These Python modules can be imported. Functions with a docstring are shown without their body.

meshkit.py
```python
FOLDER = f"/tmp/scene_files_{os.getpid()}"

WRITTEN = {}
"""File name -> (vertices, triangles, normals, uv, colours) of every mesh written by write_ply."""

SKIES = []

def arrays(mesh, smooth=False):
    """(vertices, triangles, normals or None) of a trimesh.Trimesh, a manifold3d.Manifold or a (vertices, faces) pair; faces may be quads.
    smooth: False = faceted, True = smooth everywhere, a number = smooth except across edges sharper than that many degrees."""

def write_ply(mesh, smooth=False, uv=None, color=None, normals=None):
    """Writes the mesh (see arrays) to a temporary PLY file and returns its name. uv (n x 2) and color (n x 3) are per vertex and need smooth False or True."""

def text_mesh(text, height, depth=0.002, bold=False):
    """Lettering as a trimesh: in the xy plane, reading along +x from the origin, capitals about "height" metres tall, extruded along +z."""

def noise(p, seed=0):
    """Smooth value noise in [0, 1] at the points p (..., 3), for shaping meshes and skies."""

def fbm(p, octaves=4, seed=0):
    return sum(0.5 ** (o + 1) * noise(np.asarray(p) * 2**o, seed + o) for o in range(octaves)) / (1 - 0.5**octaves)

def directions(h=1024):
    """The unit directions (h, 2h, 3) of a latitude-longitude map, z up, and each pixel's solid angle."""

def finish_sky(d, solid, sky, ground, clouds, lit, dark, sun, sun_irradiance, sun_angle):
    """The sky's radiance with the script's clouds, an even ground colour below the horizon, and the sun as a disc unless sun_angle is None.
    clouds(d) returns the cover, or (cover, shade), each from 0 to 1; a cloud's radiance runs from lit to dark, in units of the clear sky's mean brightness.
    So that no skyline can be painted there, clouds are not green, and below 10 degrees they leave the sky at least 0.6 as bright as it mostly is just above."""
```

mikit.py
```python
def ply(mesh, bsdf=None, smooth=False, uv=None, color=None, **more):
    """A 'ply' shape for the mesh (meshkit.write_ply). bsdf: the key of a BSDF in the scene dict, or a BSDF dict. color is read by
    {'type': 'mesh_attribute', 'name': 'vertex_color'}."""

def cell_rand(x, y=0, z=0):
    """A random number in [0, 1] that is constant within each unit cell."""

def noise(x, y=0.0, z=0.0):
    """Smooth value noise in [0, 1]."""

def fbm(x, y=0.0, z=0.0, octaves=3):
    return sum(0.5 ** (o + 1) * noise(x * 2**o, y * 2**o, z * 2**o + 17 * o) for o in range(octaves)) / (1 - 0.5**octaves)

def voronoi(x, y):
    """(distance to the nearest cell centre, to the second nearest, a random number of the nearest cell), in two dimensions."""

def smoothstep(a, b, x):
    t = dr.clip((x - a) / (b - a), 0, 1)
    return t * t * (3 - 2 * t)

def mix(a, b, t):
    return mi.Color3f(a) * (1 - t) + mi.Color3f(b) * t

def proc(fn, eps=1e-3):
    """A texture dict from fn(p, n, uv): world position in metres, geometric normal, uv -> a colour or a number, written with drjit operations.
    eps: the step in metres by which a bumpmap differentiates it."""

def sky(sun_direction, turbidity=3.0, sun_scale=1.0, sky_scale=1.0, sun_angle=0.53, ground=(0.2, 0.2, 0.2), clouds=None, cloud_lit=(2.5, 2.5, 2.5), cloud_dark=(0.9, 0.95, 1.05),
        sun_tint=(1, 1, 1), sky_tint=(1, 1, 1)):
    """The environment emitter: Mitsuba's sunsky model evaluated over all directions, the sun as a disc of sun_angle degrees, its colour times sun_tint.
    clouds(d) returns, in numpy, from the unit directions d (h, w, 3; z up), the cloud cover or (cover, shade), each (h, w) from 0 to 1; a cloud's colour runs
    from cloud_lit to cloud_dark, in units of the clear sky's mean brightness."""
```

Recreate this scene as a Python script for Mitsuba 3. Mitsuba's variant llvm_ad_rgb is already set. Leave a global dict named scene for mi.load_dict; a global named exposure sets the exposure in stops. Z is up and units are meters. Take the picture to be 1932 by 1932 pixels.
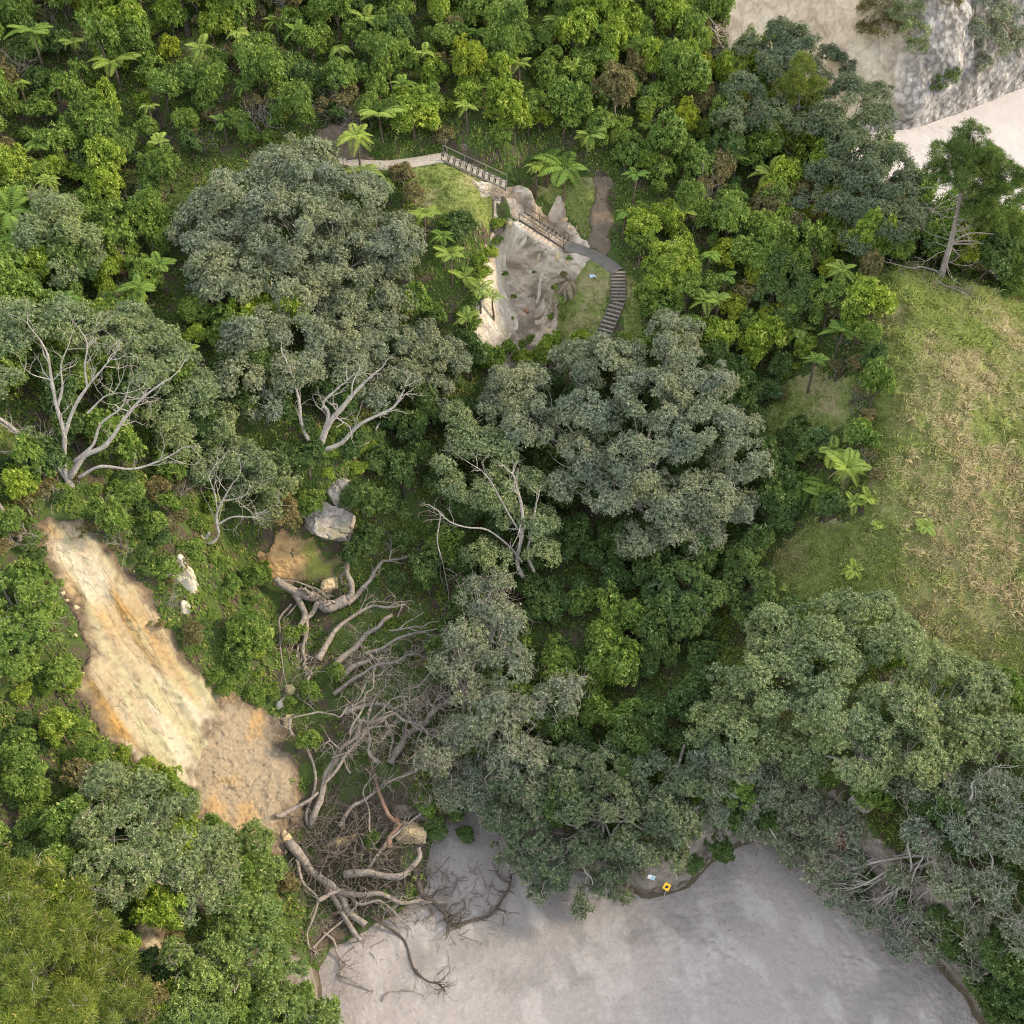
import math
import numpy as np, trimesh, mitsuba as mi, drjit as dr, mikit, meshkit
from mikit import proc, noise, fbm, voronoi, smoothstep, mix
from scipy.interpolate import RBFInterpolator
from scipy.spatial import cKDTree
T = mi.ScalarTransform4f
scene, labels = {}, {}

# ------------------------------------------------------------------ camera, sky, exposure
CAM_H, PITCH, F, C = 95.0, math.radians(47.0), 1937.0, 966.0     # pixel units below: the photograph scaled to 1932 x 1932
cp, sp = math.cos(PITCH), math.sin(PITCH)
scene['camera'] = {'type': 'perspective', 'fov': math.degrees(2 * math.atan(C / F)), 'fov_axis': 'x', 'near_clip': 0.5, 'far_clip': 900.0,
                   'to_world': T().look_at(origin=[0, 0, CAM_H], target=[0, cp, CAM_H - sp], up=[0, 0, 1])}
SUN = np.array([0.95, 0.10, 0.54]); SUN = SUN / np.linalg.norm(SUN)


def cloud_cover(d):
    n = meshkit.fbm(d * np.array([3.0, 3.0, 5.0]) + 7.3, 4, 5)
    c = np.clip(0.85 + 0.9 * (n - 0.5), 0.5, 1)
    return c, np.clip(0.5 + 1.2 * (n - 0.5), 0, 1)


scene['sky'] = mikit.sky(SUN.tolist(), turbidity=3, sun_scale=0.30, sun_angle=9.0, clouds=cloud_cover, cloud_lit=(2.3, 2.3, 2.32), cloud_dark=(1.5, 1.52, 1.56))
exposure = 3.5


# ------------------------------------------------------------------ helpers
def tag(key, label=None, cat=None, group=None, kind=None):
    d = {}
    if label: d['label'] = label
    if cat: d['category'] = cat
    if group: d['group'] = group
    if kind: d['kind'] = kind
    labels[key] = d


USED = {}


def numbered(name):
    n = USED.get(name, 0); USED[name] = n + 1
    return name if n == 0 else f'{name}_{n:03d}'


def struct(name, mesh, bsdf, **kw):
    scene[name] = mikit.ply(mesh, bsdf, **kw)
    labels[name] = {'kind': 'structure'}


def rays(px, py):
    px, py = np.asarray(px, float), np.asarray(py, float)
    a, b = (px - C) / F, (py - C) / F
    return np.stack([a, cp - b * sp, -sp - b * cp], -1)      # depth along the optical axis = 1


def at_z(px, py, z):
    d = rays(px, py)
    return np.array([0, 0, CAM_H]) + d * ((z - CAM_H) / d[..., 2:3] if d.ndim > 1 else (z - CAM_H) / d[2])


# ------------------------------------------------------------------ the lie of the land
# heights read off the photograph: where each spot of the ground stands and how high
LAND = np.array([
    (0, 0, 46), (350, 0, 46), (700, 0, 45), (1000, 0, 43), (1300, 0, 40), (0, 150, 42), (350, 150, 41), (700, 150, 40), (1000, 150, 38), (1300, 150, 34),
    (1450, 200, 31), (0, 300, 38), (300, 270, 37), (620, 305, 36), (700, 312, 35.5), (830, 297, 35), (950, 345, 31.6), (1000, 370, 29.6), (950, 280, 35.5),
    (1100, 300, 32.5), (1200, 250, 33.5), (1300, 350, 29), (1150, 400, 28), (1120, 450, 27), (1060, 440, 27.6), (1095, 462, 26.4), (1170, 510, 25),
    (1160, 570, 22.8), (1150, 625, 21), (1250, 450, 27), (1400, 400, 27), (1550, 350, 27), (1650, 400, 26), (1740, 470, 25), (1300, 550, 24), (1400, 600, 22),
    (1500, 650, 20.5), (1450, 700, 18), (0, 450, 36), (150, 430, 34), (330, 480, 32), (200, 600, 32), (450, 620, 28), (600, 600, 26), (0, 650, 35),
    (130, 920, 30), (0, 850, 33), (300, 800, 28), (250, 950, 26), (600, 850, 22), (500, 800, 24), (0, 1000, 31), (850, 360, 33.5), (900, 380, 32.3),
    (800, 400, 32), (850, 480, 28), (890, 540, 24.5), (820, 600, 22), (980, 400, 27.3), (960, 480, 23.5), (950, 560, 19.5), (960, 620, 16.5), (1000, 680, 13.5),
    (1030, 600, 16.5), (1035, 520, 20), (1075, 560, 22.3), (1090, 620, 20), (850, 750, 15), (750, 800, 16), (950, 800, 11.5), (1100, 750, 14.5), (1000, 900, 9.5),
    (1000, 1130, 7), (1200, 800, 15), (1300, 900, 14), (1200, 1000, 9.5), (1350, 1000, 12), (1250, 1200, 7.5), (1100, 1250, 6), (900, 1200, 6), (800, 1100, 7.5),
    (700, 1050, 9.5), (620, 980, 14), (540, 1060, 11), (480, 1110, 9), (500, 1180, 7.5), (700, 1250, 5.5), (650, 1400, 4), (750, 1500, 2.5), (900, 1450, 3), (1000, 1400, 4),
    (1200, 1400, 6), (620, 1560, 2.2), (600, 1660, 0.7), (680, 1690, 0.5), (750, 1640, 0.9), (590, 1740, 0.7), (1100, 1550, 2.5), (1300, 1500, 5), (1400, 1500, 7), (1500, 1500, 8.5), (1700, 520, 28), (1850, 540, 26.5), (1932, 600, 23),
    (1600, 600, 25), (1550, 750, 19), (1650, 700, 25), (1800, 700, 26), (1932, 750, 23), (1500, 850, 16), (1480, 950, 14.5), (1650, 900, 21), (1800, 900, 22),
    (1932, 900, 21), (1500, 1080, 12.5), (1650, 1080, 16), (1800, 1080, 17), (1932, 1080, 17), (1700, 1200, 13.5), (1850, 1250, 13), (1932, 1300, 12.5),
    (1400, 1200, 9), (1500, 1300, 9.5), (1600, 1400, 9), (1750, 1500, 8), (1900, 1550, 9), (1932, 1700, 9), (1700, 1650, 6.5), (90, 980, 28.5), (150, 1100, 24),
    (230, 1250, 17.5), (300, 1350, 13), (350, 1480, 8), (450, 1560, 4.5), (520, 1500, 4.2), (400, 1320, 10.3), (330, 1200, 17), (430, 1200, 13.5), (480, 1250, 10.5),
    (510, 1300, 7.5), (350, 1000, 22), (350, 1100, 20.5), (420, 1050, 17), (50, 1150, 25.5), (100, 1300, 20), (150, 1400, 17), (0, 1400, 20), (200, 1550, 14),
    (300, 1700, 13), (100, 1700, 18), (0, 1900, 21), (200, 1900, 16), (420, 1700, 8.5), (500, 1750, 6), (560, 1900, 4), (400, 1900, 9)], float)
FAR_LAND = np.array([(-85, 70, 36), (-95, 120, 46), (-65, 30, 28), (-62, 8, 24), (-40, 0, 20), (-20, 5, 8), (0, 175, 54), (-60, 175, 58), (-100, 200, 62), (40, 185, 44),
                     (62, 78, 25), (75, 62, 22), (62, 42, 22), (72, 30, 40), (82, 12, 44), (62, 8, 24), (95, 80, 20), (95, 45, 40), (70, 0, 34), (84, 44, 44), (74, 46, 34), (64, 24, 28), (84, 28, 46)], float)  # includes an unseen hill on the right, raised to shade the near beach
pts = np.array([at_z(a, b, z) for a, b, z in LAND])
xyz = np.vstack([pts, FAR_LAND])
rbf = RBFInterpolator(xyz[:, :2], xyz[:, 2], kernel='linear', smoothing=0.4, neighbors=40)

BEACH_PX = [(690, 2040), (640, 1932), (608, 1885), (600, 1830), (625, 1790), (690, 1755), (755, 1715), (800, 1670), (805, 1620), (825, 1570), (850, 1535), (900, 1515), (950, 1560), (1010, 1620), (1100, 1640),
            (1180, 1672), (1215, 1690), (1260, 1696), (1300, 1680), (1335, 1640), (1390, 1600), (1450, 1570), (1520, 1600), (1580, 1670), (1640, 1730), (1700, 1770), (1760, 1815),
            (1810, 1870), (1850, 1932), (1920, 2060), (1960, 2300)]
BEACH = np.array([at_z(a, b, 0.0)[:2] for a, b in BEACH_PX] + [(40, -30), (-20, -30), (-18, 8)])
FARBEACH = np.array([(36, 158), (47, 140), (57, 122), (66, 112), (78, 104), (100, 98), (140, 90), (260, 90), (260, 320), (30, 320), (30, 190)], float)


def inside(poly, x, y):
    """signed distance to a polygon: positive inside"""
    x, y = np.asarray(x, float), np.asarray(y, float)
    p, d2, odd = np.asarray(poly, float), np.full(x.shape, 1e18), np.zeros(x.shape, bool)
    for (ax, ay), (bx, by) in zip(p, np.roll(p, -1, 0)):
        ex, ey = bx - ax, by - ay
        t = np.clip(((x - ax) * ex + (y - ay) * ey) / max(ex * ex + ey * ey, 1e-12), 0, 1)
        d2 = np.minimum(d2, (x - ax - t * ex) ** 2 + (y - ay - t * ey) ** 2)
        if ay != by:
            odd ^= ((ay > y) != (by > y)) & (x < ex * (y - ay) / (by - ay) + ax)
    return np.where(odd, 1, -1) * np.sqrt(d2)


def along(line, x, y):
    """distance to a 3-D polyline seen from above, and its height there"""
    best, hz = np.full(np.shape(x), 1e9), np.zeros(np.shape(x))
    for a, b in zip(line[:-1], line[1:]):
        e = b[:2] - a[:2]
        t = np.clip(((x - a[0]) * e[0] + (y - a[1]) * e[1]) / max(e @ e, 1e-9), 0, 1)
        d = np.hypot(x - a[0] - t * e[0], y - a[1] - t * e[1])
        z = a[2] + t * (b[2] - a[2])
        hz = np.where(d < best, z, hz); best = np.minimum(best, d)
    return best, hz


PATH_A = np.array([at_z(*p) for p in [(560, 290, 36.9), (592, 296, 36.7), (655, 309, 35.4), (740, 311, 35.2), (835, 297, 35.0), (955, 352, 31.5), (985, 362, 31.3)]])
PATH_B = np.array([at_z(*p) for p in [(985, 410, 28.9), (1068, 463, 26.3), (1130, 487, 25.6), (1166, 513, 25.2), (1170, 540, 24.1), (1166, 570, 22.9), (1156, 600, 21.9), (1138, 636, 20.8), (1120, 670, 19.6)]])

GS = 0.4
GX, GY = np.arange(-84, 96, GS), np.arange(-6, 196, GS)
XX, YY = np.meshgrid(GX, GY)
P2 = np.stack([XX.ravel(), YY.ravel()], 1)
ZZ = rbf(P2).reshape(XX.shape)
rough = (meshkit.fbm(np.stack([XX / 6, YY / 6, XX * 0], -1), 4, 3) - 0.5)
rough2 = (meshkit.fbm(np.stack([XX / 1.6, YY / 1.6, XX * 0 + 9], -1), 3, 8) - 0.5)
ZZ = ZZ + 1.5 * rough + 0.45 * rough2
for line in (PATH_A, PATH_B):
    d, hz = along(line, XX, YY)
    w = np.clip(1 - (d - 1.1) / 1.6, 0, 1); w = w * w * (3 - 2 * w)
    ZZ = ZZ * (1 - w) + (hz - 0.12) * w
d, hz = along(PATH_B[:2] + (PATH_B[1] - PATH_B[0]) * np.array([[-0.05], [-0.12]]), XX, YY)          # washed out under the broken stairs
w = np.clip(1 - (d - 0.9) / 1.4, 0, 1); ZZ = ZZ - 0.75 * w
wob = 0.9 * (meshkit.fbm(np.stack([XX / 3, YY / 3, XX * 0 + 4], -1), 3, 21) - 0.5)
dn = -inside(BEACH, XX, YY)
ZZ = np.where(dn < 60, np.minimum(ZZ, np.where(dn > -0.5, (dn + wob + 0.15) * 3.2 - 0.3 + 1.6 * rough2, -1.6)), ZZ)
df = -inside(FARBEACH, XX, YY)
ZZ = np.minimum(ZZ, np.where(df > -0.5, (df + wob) * 2.6 - 0.3, -1.6))
ZZ = np.maximum(ZZ, -1.6)


def Z(x, y):
    fx, fy = np.clip((np.asarray(x, float) - GX[0]) / GS, 0, len(GX) - 1.001), np.clip((np.asarray(y, float) - GY[0]) / GS, 0, len(GY) - 1.001)
    i, j = fx.astype(int), fy.astype(int); u, v = fx - i, fy - j
    return (ZZ[j, i] * (1 - u) + ZZ[j, i + 1] * u) * (1 - v) + (ZZ[j + 1, i] * (1 - u) + ZZ[j + 1, i + 1] * u) * v


TT = np.arange(40.0, 330.0, 0.4)


def at_h(px, py, h=0.0):
    """the point h metres above the ground (or the sand) that a line of sight meets first"""
    d = rays(px, py)
    q = np.array([0, 0, CAM_H]) + TT[:, None] * d
    below = q[:, 2] < np.maximum(Z(q[:, 0], q[:, 1]), 0.0) + h
    k = int(np.argmax(below)) if below.any() else len(TT) - 1
    lo, hi = TT[max(k - 1, 0)], TT[k]
    for _ in range(12):
        m = (lo + hi) / 2; p = np.array([0, 0, CAM_H]) + m * d
        if p[2] < max(float(Z(p[0], p[1])), 0.0) + h: hi = m
        else: lo = m
    return np.array([0, 0, CAM_H]) + hi * d


def depth_of(p):
    return p[1] * cp - (p[2] - CAM_H) * sp


def px_to_m(r, p):
    return r * depth_of(p) / F


def world_poly(px):
    return np.array([at_h(a, b)[:2] for a, b in px])


def project(p):
    p = np.asarray(p, float)
    a = p[..., 1] * cp - (p[..., 2] - CAM_H) * sp
    b = -p[..., 1] * sp - (p[..., 2] - CAM_H) * cp
    return C + F * p[..., 0] / a, C + F * b / a


def smooth_line(p, n=4):
    """Catmull-Rom through the points"""
    p = np.asarray(p, float)
    if len(p) < 3: return np.array([p[0] + (p[-1] - p[0]) * t for t in np.linspace(0, 1, n + 1)])
    q = np.vstack([2 * p[0] - p[1], p, 2 * p[-1] - p[-2]]); out = []
    for i in range(1, len(q) - 2):
        a, b, c, d = q[i - 1], q[i], q[i + 1], q[i + 2]
        for t in np.arange(n) / n:
            out.append(0.5 * (2 * b + (c - a) * t + (2 * a - 5 * b + 4 * c - d) * t * t + (3 * b - a - 3 * c + d) * t ** 3))
    return np.array(out + [p[-1]])


def frames(n, rng):
    """random frames whose third axis is n: (N, 3, 3) with columns x, y, n"""
    n = n / (np.linalg.norm(n, axis=1, keepdims=True) + 1e-12)
    r = rng.normal(size=n.shape)
    x = np.cross(n, r); x /= np.linalg.norm(x, axis=1, keepdims=True) + 1e-12
    return np.stack([x, np.cross(n, x), n], -1)


def rosette(leaves, L, W, lift, rng, droop=0.15):
    """a spray of kite leaves round the z axis: vertices, triangles, leaf number of each vertex"""
    V, Fc, k = [], [], []
    for i in range(leaves):
        a = 2 * math.pi * (i + rng.uniform(-0.35, 0.35)) / leaves
        e = lift + rng.uniform(-0.35, 0.35)
        l = L * rng.uniform(0.75, 1.2)
        d = np.array([math.cos(a) * math.cos(e), math.sin(a) * math.cos(e), math.sin(e)]); s = np.array([-math.sin(a), math.cos(a), 0])
        b = len(V)
        q = 0.25 + 0.3 * rng.random()
        V += [d * l * q + s * W / 2, d * l + [0, 0, -droop * l], d * l * (q - 0.2) - s * W / 2]
        Fc += [(b, b + 1, b + 2)]; k += [i] * 3
    return np.array(V), np.array(Fc), np.array(k)


def spread(protos, pos, nrm, size, tone, rng):
    """copies of the sprays at the points, joined: mesh and uv (tone of the spray, random number of the leaf)"""
    which = rng.integers(0, len(protos), len(pos))
    Vs, Fs, Us, at = [], [], [], 0
    for w, (v, f, k) in enumerate(protos):
        m = np.nonzero(which == w)[0]
        if not len(m): continue
        R = frames(nrm[m], rng)
        q = pos[m][:, None] + np.einsum('nij,vj->nvi', R, v) * size[m][:, None, None]
        leaf = rng.random((len(m), k.max() + 1))[:, k]
        Vs.append(q.reshape(-1, 3)); Us.append(np.stack([np.repeat(tone[m], len(v)), leaf.ravel()], 1))
        Fs.append((f[None] + (np.arange(len(m)) * len(v))[:, None, None]).reshape(-1, 3) + at); at += len(m) * len(v)
    return (np.vstack(Vs), np.vstack(Fs)), np.vstack(Us)


GROUPS = [0]


def group(shape):
    GROUPS[0] += 1; k = f'form_{GROUPS[0]:03d}'
    scene[k] = {'type': 'shapegroup', 'form': shape}
    return k


def copy_of(k, m): return {'type': 'instance', 'source': {'type': 'ref', 'id': k}, 'to_world': m}


RNG = np.random.default_rng(11)
SPRAY = {
    'broad': [rosette(6, 0.215, 0.115, 0.5, RNG) for _ in range(4)],
    'fine': [rosette(7, 0.20, 0.08, 0.55, RNG) for _ in range(4)],
    'poh': [rosette(5, 0.225, 0.115, 0.55, RNG) for _ in range(5)],
    'needle': [rosette(9, 0.42, 0.045, 0.75, RNG, 0.05) for _ in range(4)],
    'low': [rosette(4, 0.40, 0.19, 0.5, RNG, 0.3) for _ in range(5)],
}


def crown(lumps, rng, dens=9.0, spray='poh', sub=0.34, nsub=16, gap=0.3, squash=0.85, size=(0.85, 1.3), low=-0.3, smin=0.4, smax=0.95, gapscale=1.1, inner=22):
    """foliage of a crown: big lumps carry smaller clumps, the clumps carry sprays of leaves with gaps between"""
    cs, rs, ow, lt = [], [], [], []
    for x, y, z, r in lumps:
        sr = np.clip(sub * r, smin, smax)
        n = int(np.clip(nsub * (r * sub / sr) ** 2, 6, 90))
        d = rng.normal(size=(n * 2, 3)); d /= np.linalg.norm(d, axis=1, keepdims=True); d = d[d[:, 2] > low][:n]
        rr = sr * rng.uniform(0.5, 1.35, len(d))
        c = np.array([x, y, z]) + d * (r - 0.75 * rr)[:, None] * [1, 1, squash] * rng.uniform(0.68, 1.12, (len(d), 1))
        cs.append(c); rs.append(rr); ow.append(d); lt.append(rng.random(len(d)))
    cs, rs, ow, lt = np.vstack(cs), np.concatenate(rs), np.vstack(ow), np.concatenate(lt)
    cnt = np.maximum(4, (4 * math.pi * rs ** 2 * dens * 0.62).astype(int))
    idx = np.repeat(np.arange(len(cs)), cnt)
    d = rng.normal(size=(len(idx), 3)); d /= np.linalg.norm(d, axis=1, keepdims=True)
    ok = ((d * ow[idx]).sum(1) > -0.45) & (d[:, 2] > -0.6)
    idx, d = idx[ok], d[ok]
    p = cs[idx] + d * (rs[idx] * rng.uniform(0.62, 1.18, len(idx)))[:, None] * [1, 1, 0.85]
    tree = cKDTree(cs)
    dist, nb = tree.query(p, k=min(7, len(cs)))
    deep = ((dist < 0.7 * rs[nb]) & (nb != idx[:, None])).any(1)
    hole = meshkit.noise(p / gapscale + 3.1, 5) < gap
    ok = ~(deep & (rng.random(len(p)) < 0.85)) & ~(hole & (rng.random(len(p)) < 0.8))
    idx, d, p = idx[ok], d[ok], p[ok]
    nrm = 0.55 * d + 0.35 * ow[idx] + [0, 0, 0.5] + 0.35 * rng.normal(size=d.shape)
    sz = rng.uniform(size[0], size[1], len(p))
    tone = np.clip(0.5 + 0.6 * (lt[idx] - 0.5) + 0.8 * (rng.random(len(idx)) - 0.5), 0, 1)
    ii = np.repeat(np.arange(len(cs)), np.maximum(3, (inner * rs ** 2).astype(int)))       # larger, darker-toned leaves filling the inside of each clump
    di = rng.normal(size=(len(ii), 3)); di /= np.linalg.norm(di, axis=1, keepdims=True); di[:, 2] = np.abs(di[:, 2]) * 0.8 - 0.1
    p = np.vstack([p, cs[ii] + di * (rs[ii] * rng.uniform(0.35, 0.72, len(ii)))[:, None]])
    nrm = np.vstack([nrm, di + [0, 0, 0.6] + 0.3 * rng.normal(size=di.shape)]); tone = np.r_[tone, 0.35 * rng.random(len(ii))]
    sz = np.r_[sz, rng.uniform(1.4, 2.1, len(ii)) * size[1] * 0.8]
    return spread(SPRAY[spray], p, nrm, sz, tone, rng), cs


def tube(points, r0, r1, sides=6, knobs=0.0, rng=None):
    p = np.asarray(points, float); n = len(p)
    t = np.gradient(p, axis=0); t /= np.linalg.norm(t, axis=1, keepdims=True) + 1e-12
    ref = np.array([0.31, 0.2, 0.93]) if abs(t[:, 2]).mean() < 0.85 else np.array([1.0, 0.1, 0.0])
    a = np.cross(t, ref); a /= np.linalg.norm(a, axis=1, keepdims=True) + 1e-12
    b = np.cross(t, a)
    rad = r0 + (r1 - r0) * np.linspace(0, 1, n) ** 0.8
    if knobs and rng is not None: rad = rad * (1 + knobs * rng.uniform(-1, 1, n))
    ang = np.arange(sides) * 2 * math.pi / sides
    v = p[:, None] + rad[:, None, None] * (np.cos(ang)[None, :, None] * a[:, None] + np.sin(ang)[None, :, None] * b[:, None])
    i, j = np.meshgrid(np.arange(n - 1), np.arange(sides), indexing='ij')
    q = np.stack([i * sides + j, i * sides + (j + 1) % sides, (i + 1) * sides + (j + 1) % sides, (i + 1) * sides + j], -1).reshape(-1, 4)
    v = np.vstack([v.reshape(-1, 3), p[:1], p[-1:]]); c0, c1 = len(v) - 2, len(v) - 1
    k = np.arange(sides); k2 = (k + 1) % sides
    caps = np.vstack([np.stack([k * 0 + c0, k2, k], 1), np.stack([k * 0 + c1, (n - 1) * sides + k, (n - 1) * sides + k2], 1)])
    return v, np.vstack([q[:, [0, 2, 1]], q[:, [0, 3, 2]], caps[:, ::-1]])


def join(parts):
    V, Fc, at = [], [], 0
    for v, f in parts:
        V.append(v); Fc.append(np.asarray(f) + at); at += len(v)
    return np.vstack(V), np.vstack(Fc)


def grow(p, d, length, r, depth, rng, out, curl=0.35, lift=0.1, split=(2, 3), shrink=0.68, sides=5, seg=5, angle=0.6, floor=None):
    """a branching limb, appended to out as tubes"""
    d = d / np.linalg.norm(d); q = [np.array(p, float)]
    for _ in range(seg):
        d = d + curl * rng.normal(size=3) * 0.6 + [0, 0, lift]; d /= np.linalg.norm(d)
        nx = q[-1] + d * length / seg
        if floor is not None: nx[2] = max(nx[2], floor(nx[0], nx[1]) + r)
        q.append(nx)
    q = np.array(q); re = r * (0.62 if depth > 0 else 0.3)
    out.append(tube(q, r, re, sides if r > 0.04 else 3))
    if depth > 0:
        for i in range(rng.integers(split[0], split[1] + 1)):
            k = seg if i == 0 else rng.integers(max(1, seg // 2), seg + 1)
            nd = d + angle * rng.normal(size=3) * 1.0
            grow(q[k], nd, length * shrink * rng.uniform(0.75, 1.15), max(re * rng.uniform(0.65, 0.95), 0.012), depth - 1, rng, out, curl, lift, split, shrink, sides, max(3, seg - 1), angle, floor)


# ------------------------------------------------------------------ materials
def leafmat(name, dark, light, tip=None, share=0.0, rough=0.45, trans=0.5, grey=None, gshare=0.0):
    tip = tip or light; grey = grey or light

    def fn(p, n, uv):
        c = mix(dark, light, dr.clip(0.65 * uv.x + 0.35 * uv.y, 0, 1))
        c = dr.select(uv.y > 1 - share, mi.Color3f(tip), c)
        c = dr.select(uv.y < gshare, mi.Color3f(grey), c)
        return c * mix((0.72, 0.80, 0.92), (1.28, 1.18, 0.92), fbm(p.x * 0.3, p.y * 0.3, p.z * 0.3, 2))
    scene[name] = {'type': 'principledthin', 'base_color': proc(fn), 'roughness': rough, 'diff_trans': trans, 'eta': 1.45, 'spec_trans': 0.0}


leafmat('leaf_sea_green', (0.07, 0.11, 0.06), (0.20, 0.265, 0.155), (0.32, 0.37, 0.25), 0.12, 0.4, 0.7, (0.24, 0.23, 0.20), 0.08)
leafmat('needles_dark', (0.05, 0.09, 0.025), (0.17, 0.26, 0.065), (0.28, 0.32, 0.12), 0.12, 0.5, 0.5)
leafmat('leaf_grey_green', (0.11, 0.15, 0.09), (0.32, 0.385, 0.26), (0.50, 0.54, 0.42), 0.14, 0.4, 0.8, (0.36, 0.345, 0.31), 0.10)
leafmat('leaf_fresh_green', (0.10, 0.155, 0.07), (0.31, 0.40, 0.20), (0.50, 0.57, 0.34), 0.16, 0.45, 0.85, (0.34, 0.33, 0.26), 0.06)
leafmat('leaf_lime', (0.095, 0.155, 0.045), (0.30, 0.42, 0.13), (0.48, 0.57, 0.24), 0.15, 0.45, 0.85)
leafmat('leaf_deep_green', (0.05, 0.095, 0.03), (0.16, 0.25, 0.09), (0.27, 0.36, 0.17), 0.10, 0.4, 0.7)
leafmat('leaf_bright', (0.12, 0.205, 0.03), (0.38, 0.52, 0.09), (0.58, 0.65, 0.19), 0.16, 0.5, 0.85)
leafmat('leaf_mid', (0.08, 0.155, 0.035), (0.27, 0.40, 0.095), (0.45, 0.54, 0.19), 0.14, 0.5, 0.8)
leafmat('leaf_olive', (0.11, 0.105, 0.05), (0.28, 0.255, 0.125), (0.38, 0.33, 0.19), 0.12, 0.6, 0.5)
leafmat('leaf_yellow', (0.16, 0.22, 0.03), (0.42, 0.50, 0.07), (0.58, 0.60, 0.13), 0.1, 0.5, 0.8)
leafmat('needles', (0.075, 0.115, 0.025), (0.26, 0.34, 0.07), (0.38, 0.37, 0.14), 0.12, 0.55, 0.5)
leafmat('frond_bright', (0.22, 0.33, 0.07), (0.48, 0.60, 0.18), (0.62, 0.65, 0.25), 0.08, 0.55, 0.9)
leafmat('frond_green', (0.09, 0.17, 0.04), (0.25, 0.38, 0.095), (0.3, 0.36, 0.12), 0.08, 0.5, 0.5)
leafmat('frond_dead', (0.17, 0.13, 0.09), (0.42, 0.36, 0.28), None, 0.0, 0.8, 0.2)
leafmat('grass_green', (0.07, 0.12, 0.025), (0.21, 0.29, 0.06), (0.36, 0.37, 0.14), 0.12, 0.6, 0.5)
leafmat('undergrowth_leaf', (0.05, 0.095, 0.025), (0.18, 0.27, 0.065), (0.30, 0.33, 0.11), 0.08, 0.55, 0.5, (0.17, 0.14, 0.1), 0.12)


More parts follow.
